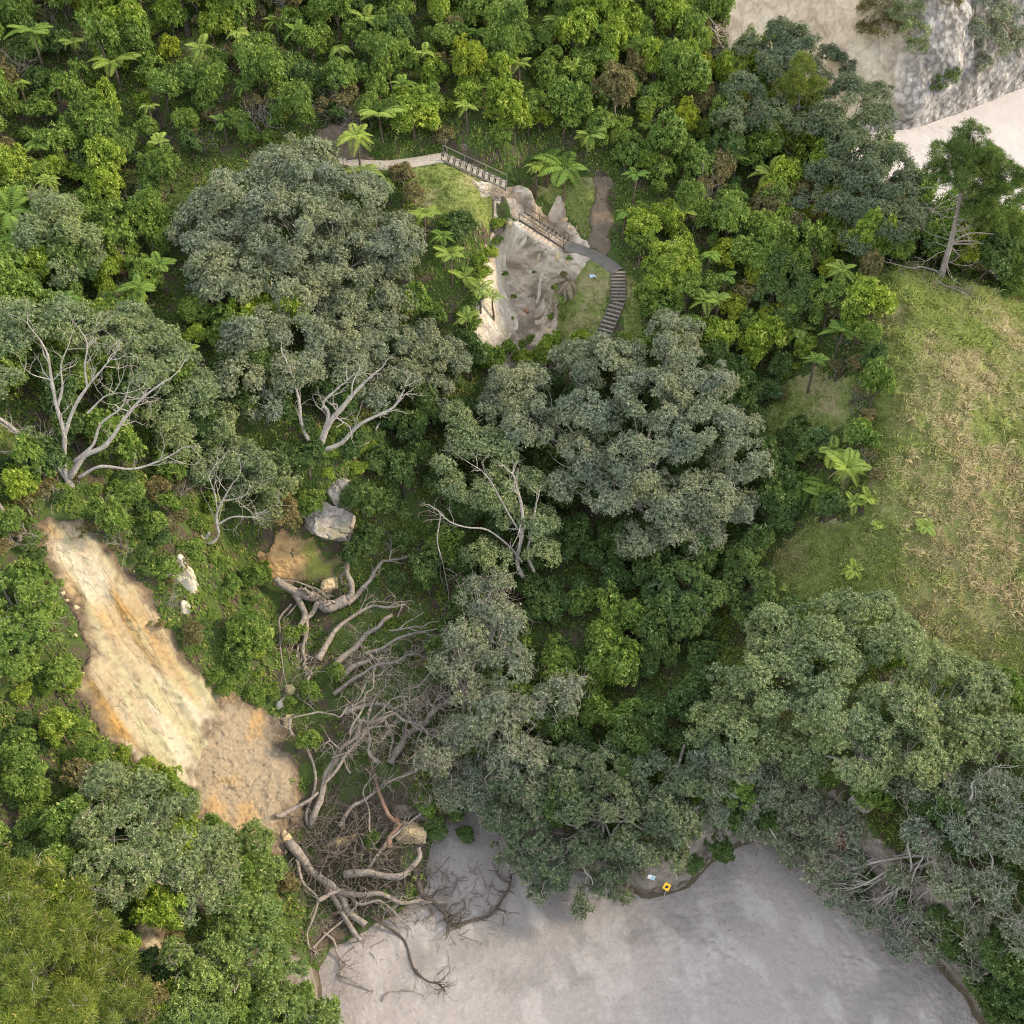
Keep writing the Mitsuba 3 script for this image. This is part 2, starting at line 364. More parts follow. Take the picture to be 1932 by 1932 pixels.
def straw_fn(p, n, uv):
    k = fbm(p.x * 0.14 + 3, p.y * 0.14, 0, 4)
    k2 = fbm(p.x * 0.5, p.y * 0.5, 4, 3)
    green = mix((0.16, 0.22, 0.05), (0.42, 0.51, 0.165), uv.x)
    straw = mix((0.30, 0.26, 0.14), (0.72, 0.63, 0.42), uv.x)
    return mix(green, straw, smoothstep(0.42, 0.68, 0.6 * k + 0.25 * k2 + 0.2 * uv.y))


scene['grass_straw'] = {'type': 'principledthin', 'base_color': proc(straw_fn), 'roughness': 0.65, 'diff_trans': 0.9, 'eta': 1.4, 'spec_trans': 0.0}


def solid(name, fn, rough=0.9, bump=None, scale=1.0, eps=0.02, spec=0.3):
    b = {'type': 'principled', 'base_color': proc(fn) if callable(fn) else {'type': 'rgb', 'value': fn}, 'roughness': rough, 'specular': spec}
    if bump is not None: b = {'type': 'bumpmap', 'arbitrary': proc(bump, eps), 'scale': scale, 'bsdf': b}
    scene[name] = {'type': 'twosided', 'bsdf': b}


def soil_fn(p, n, uv):
    k = fbm(p.x * 0.5, p.y * 0.5, p.z * 0.5, 4); g = fbm(p.x * 2.3, p.y * 2.3, p.z * 2.3, 3)
    c = mix((0.04, 0.033, 0.025), (0.12, 0.098, 0.07), g)
    return mix(c, (0.06, 0.095, 0.025), smoothstep(0.40, 0.54, k))


def bumpy(s, o=4):
    return lambda p, n, uv: fbm(p.x * s, p.y * s, p.z * s, o)


solid('soil', soil_fn, 0.95, bumpy(2.0), 0.25)


def turf_fn(p, n, uv):
    k = fbm(p.x * 0.3, p.y * 0.3, p.z * 0.3, 4); g = fbm(p.x * 4, p.y * 4, p.z * 4, 3)
    return mix(mix((0.10, 0.13, 0.035), (0.22, 0.26, 0.08), g), (0.27, 0.25, 0.13), smoothstep(0.5, 0.7, k))


solid('turf', turf_fn, 0.95, bumpy(3.0), 0.2)


def edge(c, p, uv):
    """topsoil and litter washed over the rim of the bare ground; uv.x = metres in from the rim"""
    return mix((0.15, 0.115, 0.08), c, smoothstep(0.0, 1.5, uv.x + 1.6 * (fbm(p.x * 1.1, p.y * 1.1, p.z * 1.1 + 3, 4) - 0.5)))


def scar_fn(p, n, uv):
    a = fbm(p.x * 0.35, p.y * 0.35, p.z * 0.35, 4); b = fbm(p.x * 1.7, p.y * 1.7, p.z * 0.6, 4); s = fbm(p.x * 5, p.y * 5, p.z * 5, 3)
    c = mix((0.58, 0.52, 0.43), (0.46, 0.37, 0.28), smoothstep(0.45, 0.68, a))
    c = mix(c, (0.70, 0.67, 0.61), smoothstep(0.52, 0.7, b))
    return edge(c, p, uv + 0.6) * (0.7 + 0.5 * s)


solid('pale_clay', scar_fn, 0.95, lambda p, n, uv: fbm(p.x * 1.2, p.y * 1.2, p.z * 0.5, 5), 0.7)


def mud_fn(p, n, uv):
    a = fbm(p.x * 0.6, p.y * 0.6, p.z * 0.6, 4); s = fbm(p.x * 4, p.y * 4, p.z * 4, 3)
    return mix((0.25, 0.205, 0.16), (0.53, 0.465, 0.385), smoothstep(0.33, 0.62, a)) * (0.65 + 0.6 * s)


solid('earth', lambda p, n, uv: mix((0.09, 0.072, 0.055), (0.21, 0.17, 0.13), fbm(p.x * 1.5, p.y * 1.5, p.z * 1.5, 5)), 0.95, bumpy(1.5, 5), 0.4)
solid('brown_clay', mud_fn, 0.95, bumpy(1.5, 5), 0.6)


def slip_fn(p, n, uv):
    # streaks run down the fall line, which heads to the right and towards the beach
    u, v = p.x * 0.72 - p.y * 0.70, p.x * 0.70 + p.y * 0.72
    a = fbm(u * 0.06, v * 0.34, 0, 4); b = fbm(u * 0.16 + 9, v * 0.8, p.z * 0.1, 4); s = fbm(p.x * 3, p.y * 3, p.z * 3, 4)
    c = mix((0.43, 0.36, 0.24), (0.45, 0.275, 0.095), smoothstep(0.44, 0.62, a))
    c = mix(c, (0.56, 0.51, 0.39), smoothstep(0.46, 0.66, b))
    c = mix(c, (0.42, 0.41, 0.25), 0.7 * smoothstep(0.52, 0.72, fbm(u * 0.3 + 20, v * 0.9, 3, 3)))
    q = dr.abs(fbm(u * 0.22, v * 1.1, p.z * 0.15 + 4, 4) - 0.5)
    c = mix(c * 0.64, c, smoothstep(0.0, 0.03, q))
    g, h, r = voronoi(p.x * 5.0 + 0.6 * p.z, p.y * 5.0)
    c = mix(c, (0.30, 0.22, 0.13), 0.4 * smoothstep(0.58, 0.76, fbm(p.x * 0.9, p.y * 0.9, p.z * 0.9 + 8, 4)))
    return edge(c, p, uv) * (0.68 + 0.42 * s + 0.15 * r * smoothstep(0.5, 0.1, g))


solid('ochre_clay', slip_fn, 0.95, lambda p, n, uv: fbm(p.x * 1.6, p.y * 1.6, p.z * 1.6, 5), 0.55)


def debris_fn(p, n, uv):
    a = fbm(p.x * 0.4, p.y * 0.4, p.z * 0.4, 4); d, e, r = voronoi(p.x * 3.1, p.y * 3.1)
    c = mix((0.33, 0.27, 0.19), (0.42, 0.29, 0.15), smoothstep(0.52, 0.74, a))
    c = edge(c, p, uv)
    return mix(c, (0.60, 0.54, 0.43), 0.22 * smoothstep(0.4, 0.1, d) * smoothstep(0.7, 0.9, r)) * (0.6 + 0.7 * fbm(p.x * 4, p.y * 4, p.z * 4, 3))


def ledge_fn(p, n, uv):
    s = fbm(p.x * 2, p.y * 2, p.z * 2, 4); m = smoothstep(-0.6, 1.2, (p.x + 22.6) + 2.0 * (fbm(p.x * 0.7, p.y * 0.7, p.z, 3) - 0.5))
    return edge(mix((0.56, 0.37, 0.18), (0.27, 0.29, 0.07), m), p, uv + 0.5) * (0.6 + 0.6 * s)


solid('ledge_clay', ledge_fn, 0.95, bumpy(1.6, 5), 0.7)
solid('debris', debris_fn, 0.95, lambda p, n, uv: fbm(p.x * 2.2, p.y * 2.2, p.z * 2.2, 5), 0.6)


def sand_fn(p, n, uv):
    a = fbm(p.x * 0.09 + 5, p.y * 0.09, 0, 4); b = fbm(p.x * 0.5, p.y * 0.35 + p.x * 0.2, 2, 4); s = fbm(p.x * 6, p.y * 6, 0, 3)
    c = mix((0.325, 0.298, 0.287), (0.268, 0.25, 0.241), smoothstep(0.42, 0.62, a))
    c = mix(c, (0.20, 0.19, 0.18), 0.65 * smoothstep(0.52, 0.74, fbm(p.x * 0.11 + p.y * 0.05 + 30, p.y * 0.22 - p.x * 0.07, 7, 4)))
    return mix(c, (0.40, 0.375, 0.36), smoothstep(0.5, 0.72, b) * 0.7) * (0.84 + 0.32 * s)


solid('sand', sand_fn, 0.95, lambda p, n, uv: fbm(p.x * 4.0, p.y * 5.0, 0, 3), 0.07)
solid('white_sand', lambda p, n, uv: mix((0.43, 0.405, 0.39), (0.52, 0.495, 0.48), fbm(p.x * 0.3, p.y * 0.3, 0, 5)), 0.95, bumpy(1.0), 0.15)


def cliff_fn(p, n, uv):
    a = fbm(p.x * 0.05, p.y * 0.05, p.z * 0.03, 4); b = fbm(p.x * 0.35, p.y * 0.35, p.z * 0.16, 4); s = fbm(p.x * 1.3, p.y * 1.3, p.z * 1.1, 4)
    k = dr.abs(fbm(p.x * 0.6 + 7, p.y * 0.6, p.z * 0.33, 4) - 0.5)
    c = mix((0.66, 0.53, 0.38), (0.80, 0.74, 0.62), b)
    grey = mix((0.13, 0.125, 0.12), (0.42, 0.41, 0.395), smoothstep(0.3, 0.7, 0.5 * s + 0.5 * b))
    c = mix((0.36, 0.28, 0.20), c, smoothstep(0.0, 0.10, k) * 0.35 + 0.65); grey = mix((0.09, 0.085, 0.08), grey, smoothstep(0.0, 0.09, k) * 0.6 + 0.4)
    c = mix(c, grey, smoothstep(66, 80, p.x + 14 * (a - 0.5) + 6 * (b - 0.5)))
    return c * (0.75 + 0.45 * s)


solid('cliff_rock', cliff_fn, 0.9, lambda p, n, uv: fbm(p.x * 0.8, p.y * 0.8, p.z * 0.5, 5), 0.7, 0.05)


def rock_fn(lo, hi, moss=(0.2, 0.2, 0.12)):
    def fn(p, n, uv):
        s = fbm(p.x * 1.6, p.y * 1.6, p.z * 1.6, 5); m = fbm(p.x * 0.7 + 4, p.y * 0.7, p.z * 0.7, 3)
        return mix(mix(lo, hi, s), moss, 0.6 * smoothstep(0.55, 0.7, m))
    return fn


solid('grey_rock', rock_fn((0.16, 0.145, 0.125), (0.46, 0.43, 0.39)), 0.9, bumpy(2.0, 5), 0.4)


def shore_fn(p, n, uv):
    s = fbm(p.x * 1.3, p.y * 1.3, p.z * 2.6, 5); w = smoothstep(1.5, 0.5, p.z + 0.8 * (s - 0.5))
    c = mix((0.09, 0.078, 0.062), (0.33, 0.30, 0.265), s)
    return mix(c, mix((0.05, 0.042, 0.034), (0.15, 0.12, 0.08), s), w)      # wet tidal stain, spread higher to paint shade into the undercut


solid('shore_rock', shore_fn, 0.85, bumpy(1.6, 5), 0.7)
solid('pale_rock', rock_fn((0.42, 0.38, 0.30), (0.70, 0.66, 0.55), (0.5, 0.48, 0.28)), 0.9, bumpy(2.0, 5), 0.3)
solid('red_rock', rock_fn((0.22, 0.11, 0.07), (0.42, 0.24, 0.17), (0.3, 0.2, 0.15)), 0.9, bumpy(2.5, 5), 0.3)
solid('dark_rock', rock_fn((0.06, 0.05, 0.042), (0.22, 0.19, 0.155), (0.09, 0.085, 0.04)), 0.9, bumpy(1.5, 5), 0.5)
solid('yellow_rock', rock_fn((0.40, 0.30, 0.17), (0.62, 0.52, 0.34), (0.4, 0.4, 0.2)), 0.9, bumpy(2.0, 5), 0.3)


def bark_fn(lo, hi):
    def fn(p, n, uv):
        return mix(lo, hi, fbm(p.x * 5, p.y * 5, p.z * 2, 4))
    return fn


solid('pale_bark', bark_fn((0.20, 0.18, 0.16), (0.50, 0.47, 0.43)), 0.85, bumpy(8, 3), 0.05)
solid('brown_bark', bark_fn((0.06, 0.047, 0.036), (0.17, 0.14, 0.11)), 0.9)
solid('driftwood', bark_fn((0.10, 0.083, 0.07), (0.40, 0.36, 0.32)), 0.85, bumpy(6, 3), 0.06)
solid('brushwood_bark', bark_fn((0.055, 0.044, 0.036), (0.21, 0.18, 0.155)), 0.9)
solid('twig_grey', bark_fn((0.19, 0.165, 0.145), (0.40, 0.36, 0.325)), 0.9)
solid('dark_twig', bark_fn((0.045, 0.037, 0.03), (0.13, 0.11, 0.092)), 0.9)
solid('root_red', bark_fn((0.14, 0.085, 0.06), (0.3, 0.2, 0.15)), 0.9)
solid('grey_path', lambda p, n, uv: mix((0.27, 0.25, 0.225), (0.44, 0.415, 0.38), fbm(p.x * 1.3, p.y * 1.3, p.z, 4)), 0.95, bumpy(6, 3), 0.06)
solid('dark_path', lambda p, n, uv: mix((0.10, 0.095, 0.09), (0.2, 0.185, 0.17), fbm(p.x * 1.3, p.y * 1.3, p.z, 4)), 0.95, bumpy(6, 3), 0.06)
solid('timber_pale', bark_fn((0.25, 0.235, 0.21), (0.46, 0.43, 0.39)), 0.85)
solid('timber_dark', bark_fn((0.06, 0.053, 0.046), (0.17, 0.15, 0.125)), 0.85)
solid('timber_grey', bark_fn((0.14, 0.125, 0.11), (0.30, 0.27, 0.235)), 0.85)
solid('sign_yellow', (0.78, 0.47, 0.03), 0.45)
solid('sign_black', (0.015, 0.015, 0.015), 0.5)
solid('sign_white', (0.78, 0.78, 0.78), 0.4)
solid('sign_blue', (0.28, 0.55, 0.68), 0.4)
solid('steel', (0.35, 0.35, 0.35), 0.5)

# ------------------------------------------------------------------ the ground, cut into its surfaces
ZONES = {   # outlines on the ground, each read off the photograph and then fixed in the place
    'clay_scar': [[(938, 395), (962, 400), (985, 425), (992, 470), (985, 515), (972, 530), (985, 590), (990, 640), (970, 690), (920, 690), (885, 650), (890, 590), (912, 530), (925, 460)], [(1002, 475), (1036, 485), (1046, 550), (1035, 615), (1006, 615), (988, 560)]],
    'muddy_bank': [[(895, 345), (940, 380), (985, 420), (1030, 480), (1045, 560), (1045, 690), (930, 700), (880, 655), (885, 590), (908, 530), (922, 460), (925, 400)], [(905, 345), (950, 352), (1000, 362), (1050, 385), (1090, 430), (1105, 455), (1120, 485), (1085, 520), (1050, 570), (1045, 690), (960, 700), (975, 640), (970, 520), (985, 480), (985, 420), (950, 390), (910, 375)]],
    'earth_bank': [[(1125, 345), (1150, 345), (1150, 440), (1145, 490), (1110, 460), (1115, 400)], [(595, 245), (660, 240), (700, 300), (600, 300)], [(855, 270), (960, 300), (985, 345), (935, 320)]],
    'ochre_slip': [[(75, 960), (140, 990), (190, 1010), (240, 1080), (290, 1130), (330, 1190), (360, 1250), (420, 1290), (440, 1340), (390, 1400), (375, 1460), (365, 1530), (300, 1480), (200, 1380), (150, 1300), (150, 1200), (95, 1100), (70, 1040)],
                   [(262, 1690), (308, 1690), (318, 1780), (300, 1850), (258, 1800)]],
    'slip_debris': [[(400, 1290), (450, 1310), (500, 1330), (555, 1420), (560, 1500), (565, 1560), (545, 1620), (500, 1620), (440, 1600), (365, 1540), (350, 1460), (380, 1380)]],
    'ochre_ledge': [[(480, 1040), (520, 1010), (590, 1030), (640, 1060), (630, 1100), (570, 1110), (520, 1100), (495, 1080)]],
    'grass_hill': [[(1640, 530), (1720, 500), (1800, 540), (1880, 545), (1960, 590), (2100, 700), (2100, 1500), (1932, 1330), (1850, 1280), (1700, 1230), (1560, 1180), (1440, 1120), (1450, 1040), (1530, 990), (1640, 980), (1630, 880), (1640, 700), (1630, 600)]],
    'grass_bank': [[(790, 325), (870, 310), (930, 345), (925, 390), (920, 440), (860, 430), (800, 400), (760, 360)], [(1000, 350), (1060, 345), (1130, 360), (1120, 450), (1095, 430), (1060, 385)],
                   [(1085, 500), (1135, 495), (1158, 520), (1150, 580), (1120, 650), (1048, 670), (1050, 580)], [(1180, 520), (1220, 540), (1210, 620), (1170, 640), (1165, 600)], [(1480, 715), (1560, 690), (1620, 720), (1600, 800), (1500, 850), (1455, 840), (1450, 770)], [(0, 800), (60, 840), (100, 900), (0, 900)],
                   [(350, 40), (420, 110), (380, 130), (330, 110)]],
}
cx, cy = XX[:-1, :-1] + GS / 2, YY[:-1, :-1] + GS / 2
jx = 2.2 * (meshkit.fbm(np.stack([cx / 2.2, cy / 2.2, cx * 0], -1), 3, 31) - 0.5)
jy = 2.2 * (meshkit.fbm(np.stack([cx / 2.2, cy / 2.2, cx * 0 + 5], -1), 3, 32) - 0.5)
zone = np.zeros(cx.shape, int)
NAMES = ['forest_floor'] + list(ZONES)
POLY = {k: [world_poly(p) for p in v] for k, v in ZONES.items()}
for k, name in enumerate(ZONES, 1):
    for poly in POLY[name]:
        zone[(inside(poly, cx + jx, cy + jy) > 0)] = k
zone[(dn[:-1, :-1] < 2.6) & (ZZ[:-1, :-1] < 7) & (zone == 0) & (cy < 60)] = len(NAMES)
HEAP = world_poly([(560, 1500), (700, 1450), (800, 1490), (815, 1570), (800, 1650), (760, 1715), (690, 1760), (610, 1800), (570, 1780), (560, 1640)])
zone[(zone == len(NAMES)) & (inside(HEAP, cx, cy) > -1.5)] = 0
NAMES.append('shore_cliff')
zone[(df[:-1, :-1] < 10) & (ZZ[:-1, :-1] < 22) & (zone == 0)] = len(NAMES) - 1
vid = np.arange(XX.size).reshape(XX.shape)
V0 = np.stack([XX.ravel(), YY.ravel(), ZZ.ravel()], 1)
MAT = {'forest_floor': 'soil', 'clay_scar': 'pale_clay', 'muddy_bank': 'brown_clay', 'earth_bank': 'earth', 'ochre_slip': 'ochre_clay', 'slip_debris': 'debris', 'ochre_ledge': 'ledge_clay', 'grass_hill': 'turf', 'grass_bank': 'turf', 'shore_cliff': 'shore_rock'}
gnx, gny = np.gradient(ZZ, GS, axis=1), np.gradient(ZZ, GS, axis=0)
OVER = {'clay_scar': (0.16, 0.55), 'muddy_bank': (0.2, 0.4), 'earth_bank': (0.2, 0.25), 'ochre_slip': (0.18, 1.15), 'slip_debris': (0.2, 0.4), 'ochre_ledge': (0.16, 0.35)}
for k, name in enumerate(NAMES):
    if name in OVER: continue
    j, i = np.nonzero((zone == k) | ((k == 0) & np.isin(zone, [NAMES.index(o) for o in OVER])))
    q = np.stack([vid[j, i], vid[j, i + 1], vid[j + 1, i + 1], vid[j + 1, i]], 1)
    f = np.vstack([q[:, [0, 1, 2]], q[:, [0, 2, 3]]])
    keep, inv = np.unique(f, return_inverse=True)
    n = np.stack([-gnx.ravel()[keep], -gny.ravel()[keep], np.ones(len(keep))], 1); n /= np.linalg.norm(n, axis=1, keepdims=True)
    path = meshkit.write_ply((V0[keep], inv.reshape(f.shape)), False, None, None, normals=n)
    scene[name] = {'type': 'ply', 'filename': path, 'face_normals': False, 'bsdf': {'type': 'ref', 'id': MAT[name]}}
    labels[name] = {'kind': 'structure'}


def flow_noise(x, y, name):
    """rills and ribs that run down the fall line, 0 to 1"""
    z = Z(x, y)
    if name == 'ochre_slip': u_, w_ = x * 0.72 - y * 0.70, x * 0.70 + y * 0.72
    else: u_, w_ = y, x
    r = meshkit.fbm(np.stack([w_ / 1.7, u_ / 9, x * 0], -1), 3, 41); r = 1 - np.abs(2 * r - 1)
    return 0.6 * r ** 2 + 0.4 * meshkit.fbm(np.stack([x / 0.9, y / 0.9, z / 0.9], -1), 4, 42)


for name, (gs, rel_) in OVER.items():       # the bare ground lies on the slope as rough sheets with ragged edges
    pv = np.vstack(POLY[name]); lo, hi = pv.min(0) - 5, pv.max(0) + 5
    ox, oy = np.meshgrid(np.arange(lo[0], hi[0], gs), np.arange(lo[1], hi[1], gs))
    sd = np.max([inside(p, ox, oy) for p in POLY[name]], 0)
    sd0 = sd; sd = sd + 2.4 * (meshkit.fbm(np.stack([ox / 2.0, oy / 2.0, ox * 0], -1), 4, 43) - 0.5)
    lift_ = np.where(sd > 0, 0.26 + rel_ * np.clip(sd / 1.5, 0, 1) * flow_noise(ox, oy, name), np.maximum(sd * 0.7, -0.8)) + (0.05 if name == 'clay_scar' else 0.02 if name == 'ochre_slip' else 0)
    lift_ = np.where(sd > 0, 0.22 + (lift_ - 0.22) * np.clip((np.minimum(along(PATH_A, ox, oy)[0], along(PATH_B, ox, oy)[0]) - 1.2) / 1.5, 0, 1), lift_)
    oz = Z(ox, oy) + lift_
    idx = np.arange(ox.size).reshape(ox.shape); q = np.stack([idx[:-1, :-1], idx[:-1, 1:], idx[1:, 1:], idx[1:, :-1]], -1)
    q = q[(sd[:-1, :-1] > -0.9) & (sd[1:, 1:] > -0.9) & (sd[:-1, 1:] > -0.9) & (sd[1:, :-1] > -0.9)]
    f = np.vstack([q[:, [0, 1, 2]], q[:, [0, 2, 3]]]); keep, inv = np.unique(f, return_inverse=True)
    struct(name, (np.stack([ox.ravel(), oy.ravel(), oz.ravel()], 1)[keep], inv.reshape(f.shape)), MAT[name], smooth=True, uv=np.stack([np.max([inside(p, ox, oy) for o in OVER for p in POLY[o]], 0).ravel() + (sd - sd0).ravel(), sd.ravel() * 0], 1)[keep])


def zone_at(x, y):
    i, j = np.clip(((x - GX[0]) / GS).astype(int), 0, zone.shape[1] - 1), np.clip(((y - GY[0]) / GS).astype(int), 0, zone.shape[0] - 1)
    return zone[j, i]


def sheet(x0, x1, y0, y1, s, fz):
    x, y = np.meshgrid(np.arange(x0, x1 + s / 2, s), np.arange(y0, y1 + s / 2, s))
    v = np.stack([x.ravel(), y.ravel(), fz(x, y).ravel()], 1); idx = np.arange(x.size).reshape(x.shape)
    q = np.stack([idx[:-1, :-1], idx[:-1, 1:], idx[1:, 1:], idx[1:, :-1]], -1).reshape(-1, 4)
    return v, np.vstack([q[:, [0, 1, 2]], q[:, [0, 2, 3]]])


STEPS = []
_r = np.random.default_rng(57)
for line in ([(1560, 1610), (1555, 1680), (1580, 1730), (1590, 1800), (1600, 1870), (1615, 1950)], [(1640, 1790), (1600, 1840), (1570, 1890), (1560, 1950)], [(1480, 1690), (1500, 1760), (1490, 1830), (1520, 1940)], [(1280, 1720), (1340, 1780), (1430, 1840), (1500, 1930)]):
    w_ = smooth_line(np.array([at_z(a, b, 0.0) for a, b in line]), 6)[:, :2]; l_ = np.r_[0, np.cumsum(np.linalg.norm(np.diff(w_, axis=0), axis=1))]
    for i, t in enumerate(np.arange(0, l_[-1], 0.62)):
        STEPS.append([np.interp(t, l_, w_[:, 0]) + 0.14 * (-1) ** i + _r.normal() * 0.05, np.interp(t, l_, w_[:, 1]) + _r.normal() * 0.08])
STEPS = cKDTree(np.array(STEPS))


def beach_z(x, y):
    big = meshkit.fbm(np.stack([x / 9, y / 9, x * 0], -1), 3, 51) - 0.5
    dim = np.abs(meshkit.fbm(np.stack([x / 0.75 + 0.25 * y, y / 0.6, x * 0], -1), 2, 52) - 0.5) * 2
    amp = np.clip(2.0 * meshkit.fbm(np.stack([x / 8, y / 8, x * 0 + 3], -1), 2, 53) - 0.45, 0.12, 1)
    d = STEPS.query(np.stack([x.ravel(), y.ravel()], 1))[0].reshape(x.shape)
    return 0.3 * big + 0.15 * dim * amp - 0.13 * np.exp(-(d / 0.2) ** 2)


struct('beach_sand', sheet(-21, 47, 15, 54, 0.16, beach_z), 'sand', smooth=True)
struct('far_beach_sand', sheet(20, 270, 86, 330, 4.0, lambda x, y: 0.2 * (meshkit.fbm(np.stack([x / 12, y / 12, x * 0], -1), 3, 55) - 0.5)), 'white_sand', smooth=True)

# the tall cliff behind the far beach: a rough steep sheet along its foot
foot = np.array([at_z(a, b, 0.0)[:2] for a, b in [(2400, 30), (2150, 100), (1932, 163), (1850, 196), (1700, 243)]] + [(64, 196), (52, 206), (30, 204), (5, 200)])
foot3 = smooth_line(np.c_[foot, foot[:, 0] * 0], 40)[:, :2]
seg = np.r_[0, np.cumsum(np.linalg.norm(np.diff(foot3, axis=0), axis=1))]
u = np.arange(0, seg[-1], 0.7); v = np.arange(-1.5, 62, 0.7)
fx, fy = np.interp(u, seg, foot3[:, 0]), np.interp(u, seg, foot3[:, 1])
tx, ty = np.gradient(fx), np.gradient(fy); ln = np.hypot(tx, ty); nx, ny = ty / ln, -tx / ln      # towards the hill behind
U, Vv = np.meshgrid(u, v)
rel = 9.0 * (meshkit.fbm(np.stack([U / 16, Vv / 30, U * 0], -1), 4, 61) - 0.5) + 2.4 * (meshkit.fbm(np.stack([U / 4, Vv / 4.5, U * 0], -1), 4, 62) - 0.5) + 0.9 * (meshkit.fbm(np.stack([U / 1.6, Vv / 2, U * 0], -1), 3, 63) - 0.5)
back = 0.30 * Vv + 3.0 * np.maximum(Vv - 45, 0) / 17 * 2 - rel * np.clip(Vv / 6, 0.15, 1)
CX, CY = fx[None] + nx[None] * back, fy[None] + ny[None] * back
idx = np.arange(U.size).reshape(U.shape); q = np.stack([idx[:-1, :-1], idx[:-1, 1:], idx[1:, 1:], idx[1:, :-1]], -1).reshape(-1, 4)
struct('sea_cliff', (np.stack([CX.ravel(), CY.ravel(), Vv.ravel()], 1), np.vstack([q[:, [0, 1, 2]], q[:, [0, 2, 3]]])), 'cliff_rock', smooth=True)
struct('far_ground', sheet(-700, 700, -500, 900, 100.0, lambda x, y: x * 0 - 3.0), 'sand')


# ------------------------------------------------------------------ the walking track and its stairs
def ribbon(line, width, lift, n=6, name='x', bsdf='grey_path'):
    p = smooth_line(line, n)
    t = np.gradient(p, axis=0); t[:, 2] = 0; t /= np.linalg.norm(t, axis=1, keepdims=True)
    s = np.stack([-t[:, 1], t[:, 0], t[:, 2] * 0], 1)
    cols = []
    wv = width * (1 + 0.18 * (meshkit.noise(p * 1.3, 4) - 0.5))[:, None]
    for a, dz in ((-0.56, -0.35), (-0.5, 0.0), (-0.17, 0.03), (0.17, 0.03), (0.5, 0.0), (0.56, -0.35)):
        cols.append(p + s * a * wv + [0, 0, lift + dz])
    v = np.stack(cols, 1); m, k = v.shape[:2]
    idx = np.arange(m * k).reshape(m, k); q = np.stack([idx[:-1, :-1], idx[:-1, 1:], idx[1:, 1:], idx[1:, :-1]], -1).reshape(-1, 4)
    struct(name, (v.reshape(-1, 3), np.vstack([q[:, [0, 1, 2]], q[:, [0, 2, 3]]])), bsdf, smooth=True)


ribbon(PATH_A[2:5], 1.7, 0.15, name='gravel_path')
ribbon(PATH_B[1:4], 1.7, 0.18, name='gravel_path_lower', bsdf='dark_path')


def block(c, along_, across, up, size):
    """a chamfered block: half sizes along three unit axes"""
    b = trimesh.creation.box(extents=2 * np.asarray(size))
    v = np.asarray(b.vertices)
    return c + v[:, :1] * along_ + v[:, 1:2] * across + v[:, 2:] * up, np.asarray(b.faces)


def staircase(name, label, a, b, n, width, tread_mat, side_mat, depth=0.3, rail=False, open_=False, tread_h=0.05):
    key = numbered(name)
    run = b - a; h = run.copy(); h[2] = 0; L = np.linalg.norm(h); h = h / L
    s = np.array([-h[1], h[0], 0.0]); up = np.array([0, 0, 1.0]); slope = run / np.linalg.norm(run); nrm = np.cross(slope, -s); nrm = nrm / np.linalg.norm(nrm)
    if nrm[2] < 0: nrm = -nrm
    rng = np.random.default_rng(len(labels))
    for i in range(n):
        t = (i + 0.5) / n
        c = a + run * t + up * (0.2 + rng.uniform(-0.015, 0.015))
        k = f'{key}__tread' + ('' if i == 0 else f'_{i:03d}')
        scene[k] = mikit.ply(block(c, h, s, up, (depth / 2, width / 2 - 0.02, tread_h / 2)), tread_mat)
        if not open_:
            c2 = c + h * (L / n * 0.5 - 0.0) - up * 0.11
            k = f'{key}__riser' + ('' if i == 0 else f'_{i:03d}')
            scene[k] = mikit.ply(block(c2, h, s, up, (0.025, width / 2 - 0.03, 0.085)), side_mat)
    for j, sd in enumerate((-1, 1)):
        c = (a + b) / 2 + s * sd * (width / 2 + 0.03) + up * 0.14
        scene[f'{key}__stringer' + ('' if j == 0 else '_001')] = mikit.ply(block(c, slope, s, nrm, (np.linalg.norm(run) / 2 + 0.1, 0.04, 0.13)), side_mat)
    if rail:
        parts = 0
        for sd in (1, -1):
            for i in range(4):
                t = i / 3
                c = a + run * t + s * sd * (width / 2 + 0.08) + up * 0.45
                scene[f'{key}__post' + ('' if parts == 0 else f'_{parts:03d}')] = mikit.ply(block(c, h, s, up, (0.05, 0.04, 0.55)), side_mat)
                parts += 1
            c = (a + b) / 2 + s * sd * (width / 2 + 0.08) + up * 1.02
            scene[f'{key}__handrail' + ('' if sd == 1 else '_001')] = mikit.ply(block(c, slope, s, nrm, (np.linalg.norm(run) / 2 + 0.1, 0.045, 0.04)), side_mat)
    tag(key, label, 'stairs')


staircase('timber_staircase', 'pale grey timber stairs from the gravel path down to the broken edge', PATH_A[4], PATH_A[5], 11, 1.7, 'timber_pale', 'timber_grey', 0.42, rail=True)
staircase('timber_staircase', 'dark timber stairs left hanging over the washed out clay scar', PATH_B[0], PATH_B[1], 11, 1.8, 'timber_grey', 'timber_dark', 0.16, rail=True, open_=True, tread_h=0.06)
staircase('timber_staircase', 'long dark timber stairs curving down the grassy bank, upper flight below the landing', PATH_B[3] + [0, 0, 0.0], PATH_B[5], 9, 1.7, 'timber_grey', 'timber_dark', 0.34)
staircase('timber_staircase', 'lower flight of the long dark stairs, ending above the grey tree crown', PATH_B[5], PATH_B[7], 9, 1.7, 'timber_grey', 'timber_dark', 0.34)
staircase('timber_staircase', 'short pale stairs at the left end of the gravel path', PATH_A[2], PATH_A[1], 8, 1.7, 'timber_pale', 'timber_grey', 0.38)
st = at_h(1178, 1165, 0.15), at_h(1205, 1212, 0.1)
staircase('timber_staircase', 'small dark steps in deep shade among the valley shrubs', st[0], st[1], 6, 1.2, 'timber_dark', 'timber_dark', 0.25)


